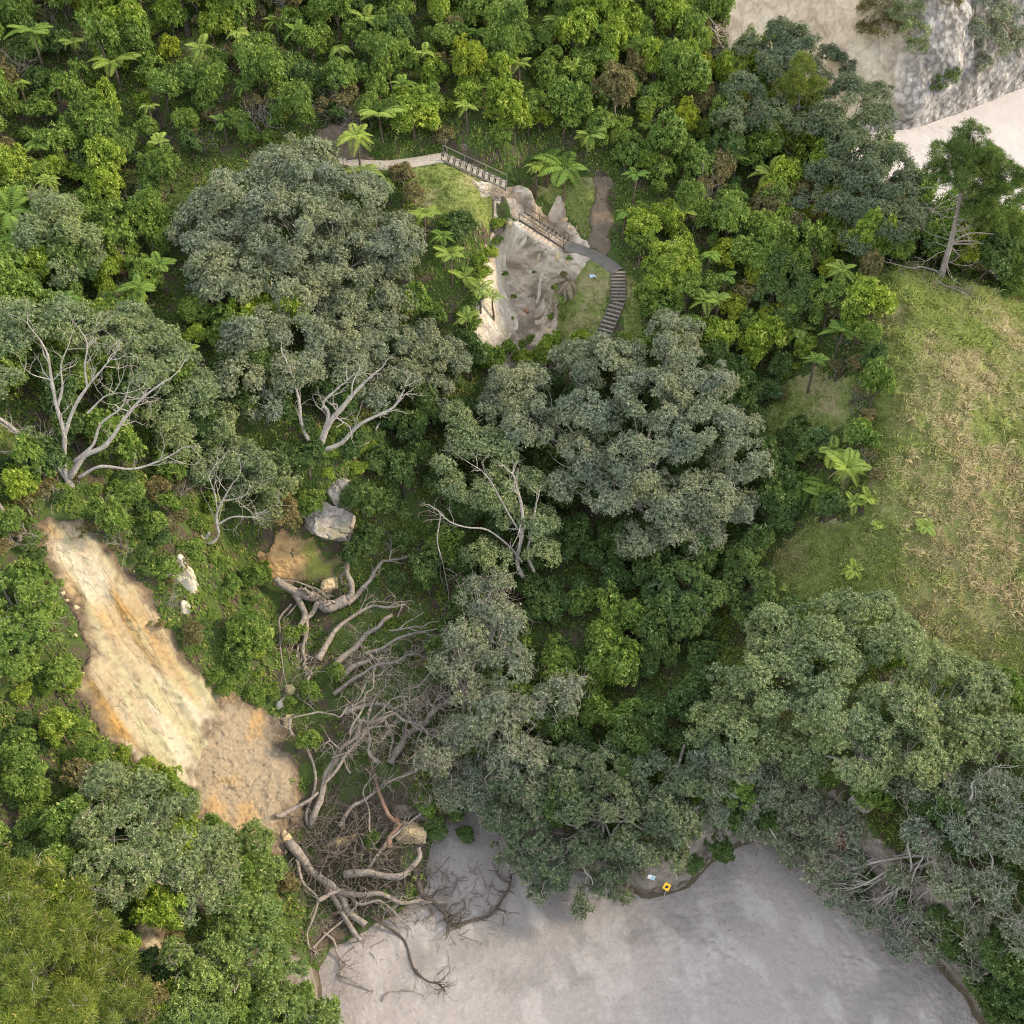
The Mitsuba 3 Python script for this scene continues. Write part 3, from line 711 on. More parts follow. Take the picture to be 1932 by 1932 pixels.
# ------------------------------------------------------------------ trees: big crowns first
def limb_path(a, b, rng, sag=0.12, n=3):
    d = b - a; L = np.linalg.norm(d); sag = min(sag, 1.1 / L)
    pts_ = [a]
    for i in range(1, n):
        t = i / n
        pts_.append(a + d * t + rng.normal(size=3) * sag * L * 0.45 + [0, 0, min(0.10 * L, 0.6) * math.sin(math.pi * t)])
    return smooth_line(np.array(pts_ + [b]), 3)


def side_branches(line, r0, r1, rng, count=5):
    out = []
    for _ in range(count):
        k = int(rng.integers(len(line) // 3, len(line) - 1)); d = line[min(k + 2, len(line) - 1)] - line[k - 1]
        d = d / (np.linalg.norm(d) + 1e-9) + 0.8 * rng.normal(size=3) + [0, 0, 0.2]
        grow(line[k], d, rng.uniform(1.2, 2.6), max(0.35 * (r0 + r1) / 2, 0.035), 2, rng, out, 0.3, 0.05, (2, 3), 0.66, 4, 5, 0.55)
    grow(line[-1], line[-1] - line[-2], 1.8, r1, 2, rng, out, 0.3, 0.05, (2, 3), 0.7, 4, 5, 0.5)
    return out


def big_tree(name, label, cat, base, lumps, leaf, rng, dens=24, trunk_r=0.45, bark='pale_bark', custom=None, twigs=0.3, twig_mat='twig_grey', twig_len=1.0, limbs=True, group=None, fork=0.35, **kw):
    key = numbered(name)
    lp = []
    for a, b, r, h in lumps:
        p = at_h(a, b, h); lp.append([*p, px_to_m(r, p)])
    lp = np.array(lp)
    (mesh, uv), cs = crown(lp, rng, dens, **kw)
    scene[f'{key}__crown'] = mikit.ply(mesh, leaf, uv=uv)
    b0 = at_h(*base) if len(base) == 2 else np.array(base)
    out = []
    ctr = lp[:, :3].mean(0)
    f0 = b0 + (ctr - b0) * fork + [0, 0, 0.4]
    scene[f'{key}__trunk'] = mikit.ply(join([tube(limb_path(b0 - [0, 0, 0.6], f0, rng, 0.08), trunk_r, trunk_r * 0.72, 8)]), bark, smooth=True)
    n = 0
    for k in range(len(lp) if limbs else 0):
        if np.linalg.norm(lp[k, :3] - f0) > 6.5 and rng.random() < 0.6: continue
        s = f0 if rng.random() < 0.6 or k == 0 else b0 + (f0 - b0) * rng.uniform(0.6, 1)
        e = lp[k, :3] - [0, 0, 0.3 * lp[k, 3]]
        parts = [tube(limb_path(s, e, rng, 0.16, 4), trunk_r * 0.38, 0.06, 6)]
        near = np.nonzero(np.linalg.norm(cs - lp[k, :3], axis=1) < 1.2 * lp[k, 3])[0]
        for m in near[: int(14 * twigs + 4)]:
            s2 = s + (e - s) * rng.uniform(0.45, 0.95)
            parts.append(tube(limb_path(s2, cs[m] - [0, 0, 0.15], rng, 0.2, 3), 0.05, 0.015, 4))
        scene[f'{key}__limb' + ('' if n == 0 else f'_{n:03d}')] = mikit.ply(join(parts), bark, smooth=True); n += 1
    for k, c in enumerate(custom or []):
        pp, r0, r1 = c
        scene[f'{key}__limb' + ('' if n == 0 else f'_{n:03d}')] = mikit.ply(join([tube(smooth_line(pp, 4), r0, r1, 7, 0.14, rng)] + side_branches(smooth_line(pp, 4), r0, r1, rng)), bark, smooth=True); n += 1
    if twigs:
        parts = []
        for m in rng.permutation(len(cs))[: int(len(cs) * twigs)]:
            for _ in range(2):
                d = rng.normal(size=3) * 0.7 + [0, 0, 0.5]
                grow(cs[m] + rng.normal(size=3) * 0.2, d, twig_len * rng.uniform(0.6, 1.1), 0.028, 1, rng, parts, 0.5, 0.05, (2, 3), 0.7, 3, 3, 0.8)
        scene[f'{key}__twigs'] = mikit.ply(join(parts), twig_mat); labels[f'{key}__twigs'] = {'kind': 'stuff'}
    tag(key, label, cat, group)
    return key


def rng_(n): return np.random.default_rng(n)


def lift_line(pxs, h0, h1):
    return np.array([at_h(a, b, h0 + (h1 - h0) * i / max(1, len(pxs) - 1)) for i, (a, b) in enumerate(pxs)])


def branch_px(base, pxs, tilt=0.35):
    """a limb drawn against the photograph, standing on a sheet through its foot that leans away from upright"""
    b = np.asarray(base, float); n = np.array([0, -1, tilt]); out = []
    for a, c in pxs:
        d = rays(a, c); o = np.array([0, 0, CAM_H])
        out.append(o + d * (((b - o) @ n) / (d @ n)))
    return np.array(out)


big_tree('pohutukawa_tree', 'huge grey-green domed tree left of the clay scar, below the gravel path', 'tree', (600, 600),
         [(555, 335, 85, 7), (455, 385, 85, 6), (385, 450, 65, 4.5), (560, 440, 105, 8), (660, 380, 75, 6.5), (725, 455, 70, 6), (650, 500, 90, 6.5), (530, 545, 85, 5), (425, 530, 75, 4), (720, 555, 65, 4), (630, 590, 70, 3.5), (600, 300, 45, 5), (745, 500, 45, 4.5), (390, 400, 50, 4.5)],
         'leaf_grey_green', rng_(101), 24)
b2 = at_h(600, 852)
big_tree('pohutukawa_tree', 'spreading grey-green tree with pale forked trunks standing on a grey rock slab', 'tree', (600, 852),
         [(480, 640, 65, 5), (560, 640, 60, 6), (640, 640, 65, 6), (720, 640, 65, 6), (800, 660, 60, 5), (850, 680, 45, 4), (450, 710, 55, 4), (560, 700, 55, 5.5), (650, 700, 55, 6), (740, 720, 60, 5), (820, 740, 45, 4), (500, 770, 45, 2.5), (690, 760, 40, 5)],
         'leaf_grey_green', rng_(102), 24, 0.5, custom=[
             (branch_px(b2, [(600, 852), (620, 800), (645, 770), (670, 740), (700, 710)]), 0.42, 0.12), (branch_px(b2, [(600, 850), (612, 815), (620, 780), (610, 760), (640, 730)]), 0.33, 0.1),
             (branch_px(b2, [(598, 850), (580, 825), (568, 795), (565, 760), (555, 720), (540, 680)]), 0.28, 0.08), (branch_px(b2, [(608, 850), (645, 835), (680, 800), (740, 770), (760, 740)]), 0.3, 0.08)], limbs=False, fork=0.12)
b3 = at_h(130, 915)
big_tree('pohutukawa_tree', 'windswept tree with a fan of bare white limbs above the top of the yellow slip', 'tree', (130, 915),
         [(60, 620, 52, 6), (130, 610, 58, 7), (200, 630, 50, 7.5), (265, 645, 55, 7.5), (320, 695, 58, 7), (365, 750, 58, 6), (275, 715, 50, 7.5), (310, 785, 50, 6.5), (400, 800, 50, 5), (425, 850, 42, 4), (345, 840, 50, 5.5), (10, 660, 45, 6), (60, 830, 26, 3), (30, 600, 45, 6), (385, 880, 40, 4), (300, 650, 45, 7), (340, 810, 45, 6), (10, 720, 35, 5), (245, 600, 40, 7)],
         'leaf_fresh_green', rng_(103), 24, 0.4, custom=[
             (branch_px(b3, [(130, 915), (120, 870), (122, 820), (108, 770), (98, 720), (90, 670), (75, 640)]), 0.32, 0.06), (branch_px(b3, [(122, 820), (140, 770), (165, 730), (190, 700), (215, 670)]), 0.2, 0.05),
             (branch_px(b3, [(132, 900), (160, 860), (200, 840), (235, 790), (270, 750), (310, 720)]), 0.3, 0.07), (branch_px(b3, [(125, 900), (95, 865), (60, 840), (20, 805), (-30, 770)]), 0.3, 0.15),
             (branch_px(b3, [(140, 870), (175, 840), (190, 800), (228, 770), (240, 740)]), 0.17, 0.05), (branch_px(b3, [(150, 900), (190, 880), (250, 885), (300, 870), (330, 855)]), 0.18, 0.06),
             (branch_px(b3, [(125, 890), (100, 880), (80, 860), (70, 835)]), 0.12, 0.04), (branch_px(b3, [(108, 770), (118, 730), (115, 690), (130, 650)]), 0.13, 0.04), (branch_px(b3, [(165, 730), (160, 690), (165, 650), (150, 620)]), 0.11, 0.03),
             (branch_px(b3, [(165, 780), (195, 750), (215, 740), (230, 715)]), 0.09, 0.03)], limbs=False, fork=0.06)
b4 = at_h(385, 1020)
big_tree('pohutukawa_tree', 'small leaning tree with a curved white trunk and yellow-green crown on the cliff edge', 'tree', (385, 1020),
         [(455, 870, 48, 5), (505, 880, 42, 5.5), (525, 930, 40, 5), (475, 925, 48, 5.5), (505, 965, 34, 4.5), (440, 890, 32, 5), (540, 900, 34, 5)], 'leaf_fresh_green', rng_(104), 24, 0.2, custom=[
             (branch_px(b4, [(378, 1010), (395, 1025), (412, 1010), (408, 975), (420, 945), (440, 910)]), 0.22, 0.06), (branch_px(b4, [(410, 990), (440, 975), (480, 975), (505, 960)]), 0.12, 0.04),
             (branch_px(b4, [(410, 960), (405, 930), (395, 900), (405, 880)]), 0.1, 0.04), (branch_px(b4, [(420, 945), (450, 940), (470, 930)]), 0.09, 0.03)], limbs=False, fork=0.1)
b5 = at_h(1000, 1130)
big_tree('pohutukawa_tree', 'twin-trunked tree with tiered light green foliage pads in the middle of the valley', 'tree', (1000, 1130),
         [(880, 830, 44, 9), (930, 850, 48, 9.5), (965, 890, 34, 9), (870, 920, 42, 8.5), (930, 930, 46, 9), (955, 965, 36, 8), (905, 1040, 38, 6), (940, 1060, 32, 6), (1015, 990, 42, 8), (1025, 1045, 36, 6.5), (1005, 910, 30, 9), (860, 790, 36, 9), (845, 870, 30, 8.5)],
         'leaf_fresh_green', rng_(105), 24, 0.25, custom=[
             (branch_px(b5, [(1000, 1130), (990, 1095), (975, 1060), (985, 1010), (985, 960), (975, 920)]), 0.3, 0.14), (branch_px(b5, [(1012, 1120), (1008, 1080), (995, 1045), (1005, 1000), (1010, 960)]), 0.24, 0.1),
             (branch_px(b5, [(985, 1060), (960, 1030), (920, 1000), (880, 995), (850, 985), (832, 970)]), 0.13, 0.06), (branch_px(b5, [(832, 970), (825, 1020), (835, 1060), (845, 1110)]), 0.09, 0.04),
             (branch_px(b5, [(985, 1010), (960, 970), (920, 900), (880, 870)]), 0.12, 0.04)], limbs=False, fork=0.1, squash=0.7)
big_tree('pohutukawa_tree', 'massive grey-green tree in the centre, its crown between the stairs and the valley', 'tree', (1210, 1000),
         [(1150, 690, 70, 9), (1270, 640, 60, 8), (1310, 720, 75, 9), (1230, 760, 75, 11), (1120, 780, 65, 11), (980, 740, 65, 10), (1000, 810, 60, 10.5), (940, 770, 45, 9), (1330, 820, 75, 9), (1400, 870, 60, 7), (1220, 860, 80, 10), (1100, 860, 55, 10), (1150, 930, 60, 9), (1260, 950, 65, 8), (1340, 940, 65, 7), (1400, 960, 40, 5), (1280, 1020, 45, 6), (1210, 1020, 45, 6.5), (1060, 920, 35, 9), (1080, 680, 45, 8), (1400, 800, 45, 7), (1340, 1010, 35, 5)],
         'leaf_grey_green', rng_(106), 24, 0.5, twigs=0.7)
big_tree('pohutukawa_tree', 'half-dead tree with silvery twigs and thin foliage right of the fallen trunks', 'tree', (900, 1430),
         [(900, 1130, 45, 7), (950, 1170, 45, 7.5), (880, 1210, 50, 7), (960, 1260, 50, 7), (870, 1290, 50, 6.5), (930, 1350, 60, 6.5), (860, 1380, 50, 5), (960, 1420, 55, 5), (900, 1470, 50, 4), (1050, 1320, 45, 6), (1080, 1300, 30, 6), (850, 1500, 40, 3.5), (990, 1340, 35, 6), (820, 1430, 40, 5), (1000, 1440, 50, 4.5), (920, 1500, 45, 3.5), (850, 1250, 40, 6.5), (940, 1110, 35, 7.5)],
         'leaf_grey_green', rng_(107), 15, 0.4, twigs=1.6, gap=0.42, twig_len=1.7)
big_tree('pohutukawa_tree', 'largest grey-green tree in the lower right corner, spreading above the beach cliff', 'tree', (1650, 1500),
         [(1460, 1200, 70, 7), (1560, 1180, 65, 7.5), (1640, 1160, 60, 7), (1700, 1230, 70, 8), (1560, 1260, 75, 8.5), (1450, 1290, 80, 8), (1790, 1290, 65, 7.5), (1850, 1300, 50, 6), (1580, 1350, 75, 9), (1690, 1340, 70, 9), (1370, 1300, 55, 6), (1400, 1390, 65, 7.5), (1500, 1420, 65, 8), (1620, 1430, 60, 8), (1740, 1420, 70, 8), (1830, 1390, 60, 7.5), (1900, 1400, 55, 7), (1340, 1370, 50, 6)],
         'leaf_fresh_green', rng_(108), 24, 0.6, twigs=0.6)
big_tree('pohutukawa_tree', 'tree with bare silver branches over the rock ledge at lower right', 'tree', (1800, 1600),
         [(1720, 1500, 45, 5), (1800, 1490, 55, 6), (1880, 1500, 55, 6.5), (1910, 1590, 55, 6), (1830, 1570, 50, 6), (1740, 1580, 45, 5), (1790, 1660, 45, 5), (1870, 1680, 45, 5), (1700, 1660, 35, 4), (1740, 1740, 40, 3.5), (1650, 1720, 35, 3.5), (1690, 1760, 30, 3), (1920, 1770, 40, 5), (1580, 1560, 50, 5), (1500, 1540, 50, 5), (1600, 1630, 40, 4), (1540, 1630, 40, 4), (1570, 1685, 30, 3), (1625, 1725, 28, 3), (1700, 1785, 28, 3), (1760, 1790, 32, 3.6), (1840, 1750, 45, 4.6), (1830, 1820, 34, 3.6)],
         'leaf_grey_green', rng_(109), 15, 0.4, twigs=1.5, gap=0.45, twig_len=1.6)
big_tree('pohutukawa_tree', 'dark green tree overhanging the sand left of the yellow warning sign', 'tree', (1150, 1540),
         [(1000, 1560, 45, 5), (1080, 1520, 50, 5.5), (1170, 1520, 55, 6), (1250, 1530, 50, 5.5), (1040, 1620, 45, 4.5), (1120, 1610, 55, 5), (1200, 1600, 50, 5), (1260, 1610, 40, 4), (1000, 1500, 40, 4.5), (1110, 1690, 28, 3.5), (1170, 1680, 26, 3), (1090, 1720, 16, 3), (1300, 1480, 45, 6), (1230, 1460, 45, 5.5), (1000, 1640, 30, 4), (950, 1540, 42, 4.5), (1080, 1450, 48, 5), (1150, 1450, 48, 5), (960, 1470, 40, 4.5), (1290, 1560, 40, 5), (1050, 1655, 32, 3.2), (1140, 1640, 38, 3.6), (1190, 1640, 26, 3.4), (960, 1600, 36, 3.6), (1010, 1690, 20, 2.8)],
         'leaf_sea_green', rng_(110), 24, 0.4, twigs=0.9)
big_tree('pohutukawa_tree', 'dark windswept tree in front of the cream sea cliff', 'tree', (1560, 330),
         [(1500, 90, 50, 9), (1560, 130, 50, 9), (1600, 190, 50, 9), (1650, 240, 48, 8), (1680, 310, 48, 7), (1690, 380, 42, 6), (1600, 270, 45, 8), (1630, 340, 50, 7), (1650, 410, 45, 5), (1450, 130, 45, 8), (1400, 180, 45, 7), (1470, 60, 28, 9), (1590, 400, 40, 5), (1380, 230, 40, 6), (1450, 220, 45, 7), (1560, 230, 42, 8), (1520, 250, 38, 7), (1560, 320, 42, 6), (1640, 300, 40, 7.5), (1680, 430, 36, 5), (1710, 350, 34, 6), (1660, 180, 30, 8), (1620, 460, 34, 4), (1720, 410, 30, 5), (1530, 380, 36, 4.5), (1420, 90, 30, 7)],
         'leaf_sea_green', rng_(111), 24, 0.45, twigs=0.5, bark='brown_bark')
big_tree('broadleaf_tree', 'light grey-green tree near the left edge, beside the big domed tree', 'tree', (110, 540),
         [(110, 400, 45, 5), (70, 450, 45, 5), (140, 450, 50, 5.5), (170, 490, 35, 4), (50, 490, 35, 3.5), (110, 510, 45, 4), (80, 380, 25, 4.5)], 'leaf_fresh_green', rng_(112), 24, 0.2, twigs=0.4)
big_tree('pohutukawa_tree', 'broad mid-green tree on the cliff at lower left, between the yellow slip and the pine', 'tree', (300, 1690),
         [(190, 1480, 50, 5), (260, 1500, 50, 5.5), (320, 1540, 55, 6), (240, 1570, 55, 6.5), (170, 1560, 45, 5), (390, 1600, 50, 5.5), (330, 1620, 55, 7), (250, 1640, 50, 6), (180, 1630, 45, 5), (420, 1660, 45, 5), (370, 1700, 45, 5), (200, 1700, 35, 4.5)],
         'leaf_fresh_green', rng_(113), 24, 0.4, twigs=0.5)
big_tree('broadleaf_tree', 'bright green leafy tree at the beach edge in the lower left, above the dead branches', 'tree', (430, 1850),
         [(480, 1600, 45, 4.5), (500, 1660, 45, 4.5), (450, 1720, 50, 5), (500, 1740, 45, 5), (420, 1790, 50, 5), (490, 1810, 50, 5.5), (540, 1850, 45, 4.5), (440, 1870, 50, 5.5), (370, 1850, 45, 4.5), (520, 1910, 50, 5), (580, 1920, 40, 4), (400, 1920, 50, 5), (620, 1960, 45, 4.5), (330, 1800, 30, 4), (340, 1910, 40, 4)],
         'leaf_lime', rng_(114), 24, 0.35, twigs=0.35)
big_tree('pine_tree', 'yellow-green pine filling the lower left corner', 'tree', (60, 1850),
         [(60, 1680, 55, 6), (130, 1700, 45, 6), (30, 1750, 55, 8), (120, 1770, 55, 8), (180, 1760, 40, 5), (60, 1830, 60, 9), (160, 1840, 50, 7), (220, 1830, 40, 5), (30, 1900, 55, 8), (120, 1900, 60, 8), (210, 1910, 50, 6), (250, 1880, 35, 5), (10, 1660, 35, 4)],
         'needles', rng_(115), 24, 0.35, spray='needle', bark='brown_bark', twigs=0.6, sub=0.3, size=(0.9, 1.4))
big_tree('broadleaf_tree', 'dark glossy tree at the left edge beside the top of the yellow slip', 'tree', (40, 1230),
         [(30, 1110, 45, 4), (85, 1120, 38, 4), (60, 1170, 45, 4.5), (10, 1190, 45, 4), (80, 1210, 35, 3.5), (30, 1250, 45, 3.5), (90, 1150, 30, 4)], 'leaf_mid', rng_(116), 24, 0.2, twigs=0.3, spray='broad')
big_tree('round_shrub', 'olive-brown rounded tree on the slope below the windswept tree', 'tree', (1460, 470),
         [(1460, 385, 42, 3), (1430, 420, 35, 2.5), (1480, 425, 38, 3), (1450, 445, 38, 2.5)], 'leaf_olive', rng_(117), 24, 0.15, spray='fine', twigs=0.3, bark='brown_bark')
big_tree('round_shrub', 'dark blue-green rounded tree right of centre, beside bright tree ferns', 'tree', (1480, 620),
         [(1480, 515, 45, 4), (1450, 555, 40, 3.5), (1510, 555, 42, 3.5), (1480, 590, 40, 3)], 'leaf_deep_green', rng_(118), 24, 0.15, spray='fine', twigs=0.25, bark='brown_bark')
big_tree('broadleaf_tree', 'bright large-leaved tree to the right of the long dark stairs', 'tree', (1265, 570),
         [(1265, 490, 40, 4.5), (1245, 530, 32, 4), (1290, 525, 30, 4), (1230, 500, 22, 3.5)], 'leaf_bright', rng_(119), 24, 0.15, spray='broad', twigs=0.2, bark='brown_bark')
big_tree('broadleaf_tree', 'dark large-leaved tree in the shaded valley between the central tree and the corner tree', 'tree', (1290, 1220),
         [(1290, 1090, 50, 5), (1330, 1130, 42, 4.5), (1250, 1130, 40, 4.5), (1290, 1160, 48, 4), (1240, 1170, 35, 3.5), (1400, 1060, 45, 3), (1440, 1100, 30, 2.5)], 'leaf_deep_green', rng_(120), 24, 0.15, spray='broad', twigs=0.1, bark='brown_bark')

big_tree('pohutukawa_tree', 'small dark tree between the windswept tree and the ridge pine, above the white sand', 'tree', (1735, 470),
         [(1720, 420, 34, 3.5), (1745, 440, 28, 3), (1700, 450, 28, 2.5), (1740, 395, 24, 4)], 'leaf_grey_green', rng_(121), 24, 0.2, twigs=0.5, bark='brown_bark')
big_tree('pohutukawa_tree', 'dark tree cut off by the right edge of the photo, behind the ridge pine', 'tree', (1945, 520),
         [(1925, 380, 34, 5), (1940, 430, 40, 5), (1930, 350, 24, 5.5), (1950, 480, 36, 3.5)], 'leaf_deep_green', rng_(122), 24, 0.25, twigs=0.3, bark='brown_bark')
big_tree('pohutukawa_tree', 'grey-green tree above the rock shelf at the head of the beach', 'tree', (1420, 1530),
         [(1390, 1450, 48, 5), (1450, 1470, 48, 5), (1500, 1500, 45, 5), (1350, 1480, 42, 4.5), (1420, 1510, 40, 4), (1480, 1550, 38, 3.5), (1540, 1590, 36, 3.5), (1330, 1430, 40, 5), (1400, 1550, 36, 3.8), (1455, 1565, 34, 3.6), (1350, 1535, 34, 4), (1490, 1610, 30, 3)], 'leaf_grey_green', rng_(123), 24, 0.3, twigs=0.6)

CLIFF = np.stack([CX.ravel(), CY.ravel(), Vv.ravel()], 1); ca, cb = project(CLIFF)
for lb, lumps_, leaf_, sd_ in [('grey-brown shrubs clinging to the cream cliff above the alcove', [(1650, 25, 40), (1670, 60, 36), (1640, 60, 26)], 'leaf_olive', 131), ('green shrub spilling down the cliff between the cream and the grey rock', [(1715, 20, 40), (1722, 60, 32), (1730, 95, 26)], 'leaf_fresh_green', 132),
                               ('large dark grey-green shrub covering the grey cliff at the upper right', [(1860, 15, 48), (1890, 50, 50), (1870, 95, 42), (1920, 90, 36), (1835, 60, 30), (1850, 125, 22)], 'leaf_grey_green', 133), ('small dark bush on the lower face of the grey cliff', [(1780, 152, 22), (1795, 140, 16), (1765, 165, 14)], 'leaf_deep_green', 134), ('shrub at the top edge above the grey cliff', [(1790, 0, 30), (1760, -15, 30)], 'leaf_olive', 135)]:
    kq = numbered('cliff_shrub'); pp = []
    for a, b, r in lumps_:
        c_ = CLIFF[np.argmin((ca - a) ** 2 + (cb - b) ** 2)]; pp.append([*(c_ + [-0.2, -0.4, 0.2]), px_to_m(r, c_)])
    (m_, uv_), cs_ = crown(np.array(pp), rng_(sd_), 7, 'poh', size=(1.1, 1.7), inner=8)
    scene[kq + '__crown'] = mikit.ply(m_, leaf_, uv=uv_)
    scene[kq + '__stem'] = mikit.ply(join([tube(limb_path(np.array(pp[0][:3]) + [0.5, 2.5, -0.5], c, rng_(sd_), 0.1), 0.12, 0.04, 5) for c in cs_[::4]]), 'brown_bark'); tag(kq, lb, 'shrub')

# the pine on the ridge and the one in front of the windswept tree: upright trunk, whorls of bare lower branches
def ridge_pine(label, base, top, r, clumps, seed, leaf='needles', bare=26):
    key = numbered('pine_tree'); rng = rng_(seed)
    b = at_h(*base); t = branch_px(b, [top], 0.05)[0]
    line = smooth_line(np.array([b - [0, 0, 0.5], b + (t - b) * 0.35 + [0.3, 0, 0], b + (t - b) * 0.7 + [0.2, 0.1, 0], t]), 4)
    scene[f'{key}__trunk'] = mikit.ply(tube(line, r, 0.06, 8), 'twig_grey', smooth=True)
    lp = []
    for a, c, rr, dy in clumps:
        p = branch_px(b + [0, dy, 0], [(a, c)], 0.0)[0]; lp.append([*p, px_to_m(rr, p)])
    lp = np.array(lp)
    (mesh, uv), cs = crown(lp, rng, 13, 'needle', 0.36, 16, 0.26, size=(0.8, 1.3), low=-0.6)
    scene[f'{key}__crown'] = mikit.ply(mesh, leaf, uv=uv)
    for n, l in enumerate(lp):
        k = np.clip((l[2] - b[2]) / max(t[2] - b[2], 1) - 0.12, 0.25, 0.95)
        s = b + (t - b) * k
        scene[f'{key}__limb' + ('' if n == 0 else f'_{n:03d}')] = mikit.ply(join([tube(limb_path(s, l[:3], rng, 0.08), 0.12, 0.04, 5)] + [tube(limb_path(s + (l[:3] - s) * 0.7, c, rng, 0.1), 0.04, 0.015, 4) for c in cs[np.linalg.norm(cs - l[:3], axis=1) < l[3]][:8]]), 'twig_grey')
    parts = []
    for _ in range(bare):
        k = rng.uniform(0.08, 0.6); a = rng.uniform(0, 2 * math.pi)
        grow(b + (t - b) * k, np.array([math.cos(a), math.sin(a), rng.uniform(-0.1, 0.35)]), rng.uniform(2, 4), 0.05, 2, rng, parts, 0.22, 0.02, (2, 3), 0.6, 4, 5, 0.5)
    scene[f'{key}__bare_branches'] = mikit.ply(join(parts), 'twig_grey')
    tag(key, label, 'tree')


ridge_pine('tall open pine on the grassy ridge in front of the white beach', (1775, 525), (1835, 245), 0.42,
           [(1785, 295, 40, 0), (1835, 270, 42, 0.5), (1870, 310, 38, 1), (1800, 330, 38, -1), (1850, 345, 42, 1), (1885, 385, 42, 1.5), (1905, 440, 40, 2), (1915, 500, 34, 2), (1865, 420, 40, -1), (1820, 300, 40, 1.5), (1900, 340, 32, 0), (1765, 325, 26, 0), (1880, 470, 34, 1), (1845, 390, 34, -1), (1895, 530, 24, 2)], 201, 'needles_dark')
ridge_pine('yellow-green pine standing in the crown of the dark windswept tree before the cliff', (1490, 300), (1515, 95), 0.28,
           [(1515, 125, 26, 0), (1495, 160, 28, -0.5), (1535, 170, 28, 0.5), (1480, 195, 24, 0), (1525, 215, 28, 0), (1545, 235, 20, 0.5)], 202)

# ------------------------------------------------------------------ the bush: small trees and shrubs, one by one
rngB = rng_(300)
KINDS = {
    'bright': ('broadleaf_sapling', 'leaf_bright', 'broad', 4), 'mid': ('bush_tree', 'leaf_mid', 'broad', 4), 'deep': ('dark_shrub', 'leaf_deep_green', 'broad', 3),
    'fine': ('fine_leaved_shrub', 'leaf_mid', 'fine', 3), 'olive': ('dry_shrub', 'leaf_olive', 'fine', 3), 'yellow': ('yellow_shrub', 'leaf_yellow', 'broad', 2),
}
PROTO = {}
for kk, (nm, leaf, spray, nv) in KINDS.items():
    for v_ in range(nv):
        r_ = rng_(400 + 17 * v_ + len(PROTO))
        L_ = [(0, 0, 1.9, 1.15)]
        for _ in range(r_.integers(3, 6)):
            a = r_.uniform(0, 6.28); L_.append((0.85 * math.cos(a) * r_.uniform(0.6, 1.1), 0.85 * math.sin(a) * r_.uniform(0.6, 1.1), r_.uniform(1.0, 2.3), r_.uniform(0.6, 0.9)))
        (m_, uv_), cs_ = crown(np.array(L_), r_, 30 if spray == 'broad' else 30, spray, 0.36, 17, 0.28, low=-0.4, smin=0.22, size=(0.6, 1.1), gapscale=0.7, inner=22)
        st_ = [tube(limb_path(np.array([0, 0, -0.5]), np.array([0, 0, 1.6]), r_, 0.1), 0.1, 0.05, 5)] + [tube(limb_path(np.array([0, 0, 0.9]), c, r_, 0.12), 0.04, 0.012, 3) for c in cs_[::3]]
        PROTO[kk, v_] = (group(mikit.ply(m_, leaf, uv=uv_)), group(mikit.ply(join(st_), 'brown_bark' if kk != 'olive' else 'twig_grey')), 0)

KINDS['bare'] = ('bare_shrub', 'twig_grey', 'fine', 3)
for v_ in range(3):
    r_ = rng_(480 + v_); tw = []
    for _ in range(9):
        grow(np.array([0, 0, -0.2]) + 0.1 * r_.normal(size=3), r_.normal(size=3) * [0.8, 0.8, 0.2] + [0, 0, 0.9], 1.4, 0.04, 3, r_, tw, 0.3, 0.03, (2, 3), 0.72, 3, 4, 0.6)
    L_ = np.array([(r_.uniform(-0.9, 0.9), r_.uniform(-0.9, 0.9), r_.uniform(1.2, 2.0), 0.55) for _ in range(5)])
    (m_, uv_), _c = crown(L_, r_, 4, 'fine', 0.42, 8, 0.5, smin=0.3, size=(0.5, 0.9), inner=2)
    PROTO['bare', v_] = (group(mikit.ply(m_, 'leaf_olive', uv=uv_)), group(mikit.ply(join(tw), 'twig_grey')), 0)

NOBUSH = ['earth_bank', 'clay_scar', 'muddy_bank', 'ochre_slip', 'slip_debris', 'ochre_ledge', 'grass_hill', 'grass_bank']
MASK = {k: NAMES.index(k) for k in NOBUSH}
REGIONS = [
    ('on the slope above the gravel path', lambda a, b: b < 300 and a < 1330), ('on the slope right of the long dark stairs', lambda a, b: 1120 <= a < 1700 and b < 720),
    ('left of the clay scar, around the big domed tree', lambda a, b: a < 960 and b < 680), ('in the shaded valley under the big trees', lambda a, b: 640 < a < 1460 and 680 <= b < 1560),
    ('on the spur around the yellow slip', lambda a, b: a <= 640), ('on the slope around the grassy hill', lambda a, b: True)]
DESC = {'bright': 'bright green sapling', 'mid': 'mid-green bush tree', 'deep': 'dark green shrub', 'fine': 'fine-leaved green shrub', 'olive': 'olive-brown dry shrub', 'yellow': 'yellow-green shrub', 'bare': 'grey leafless shrub'}


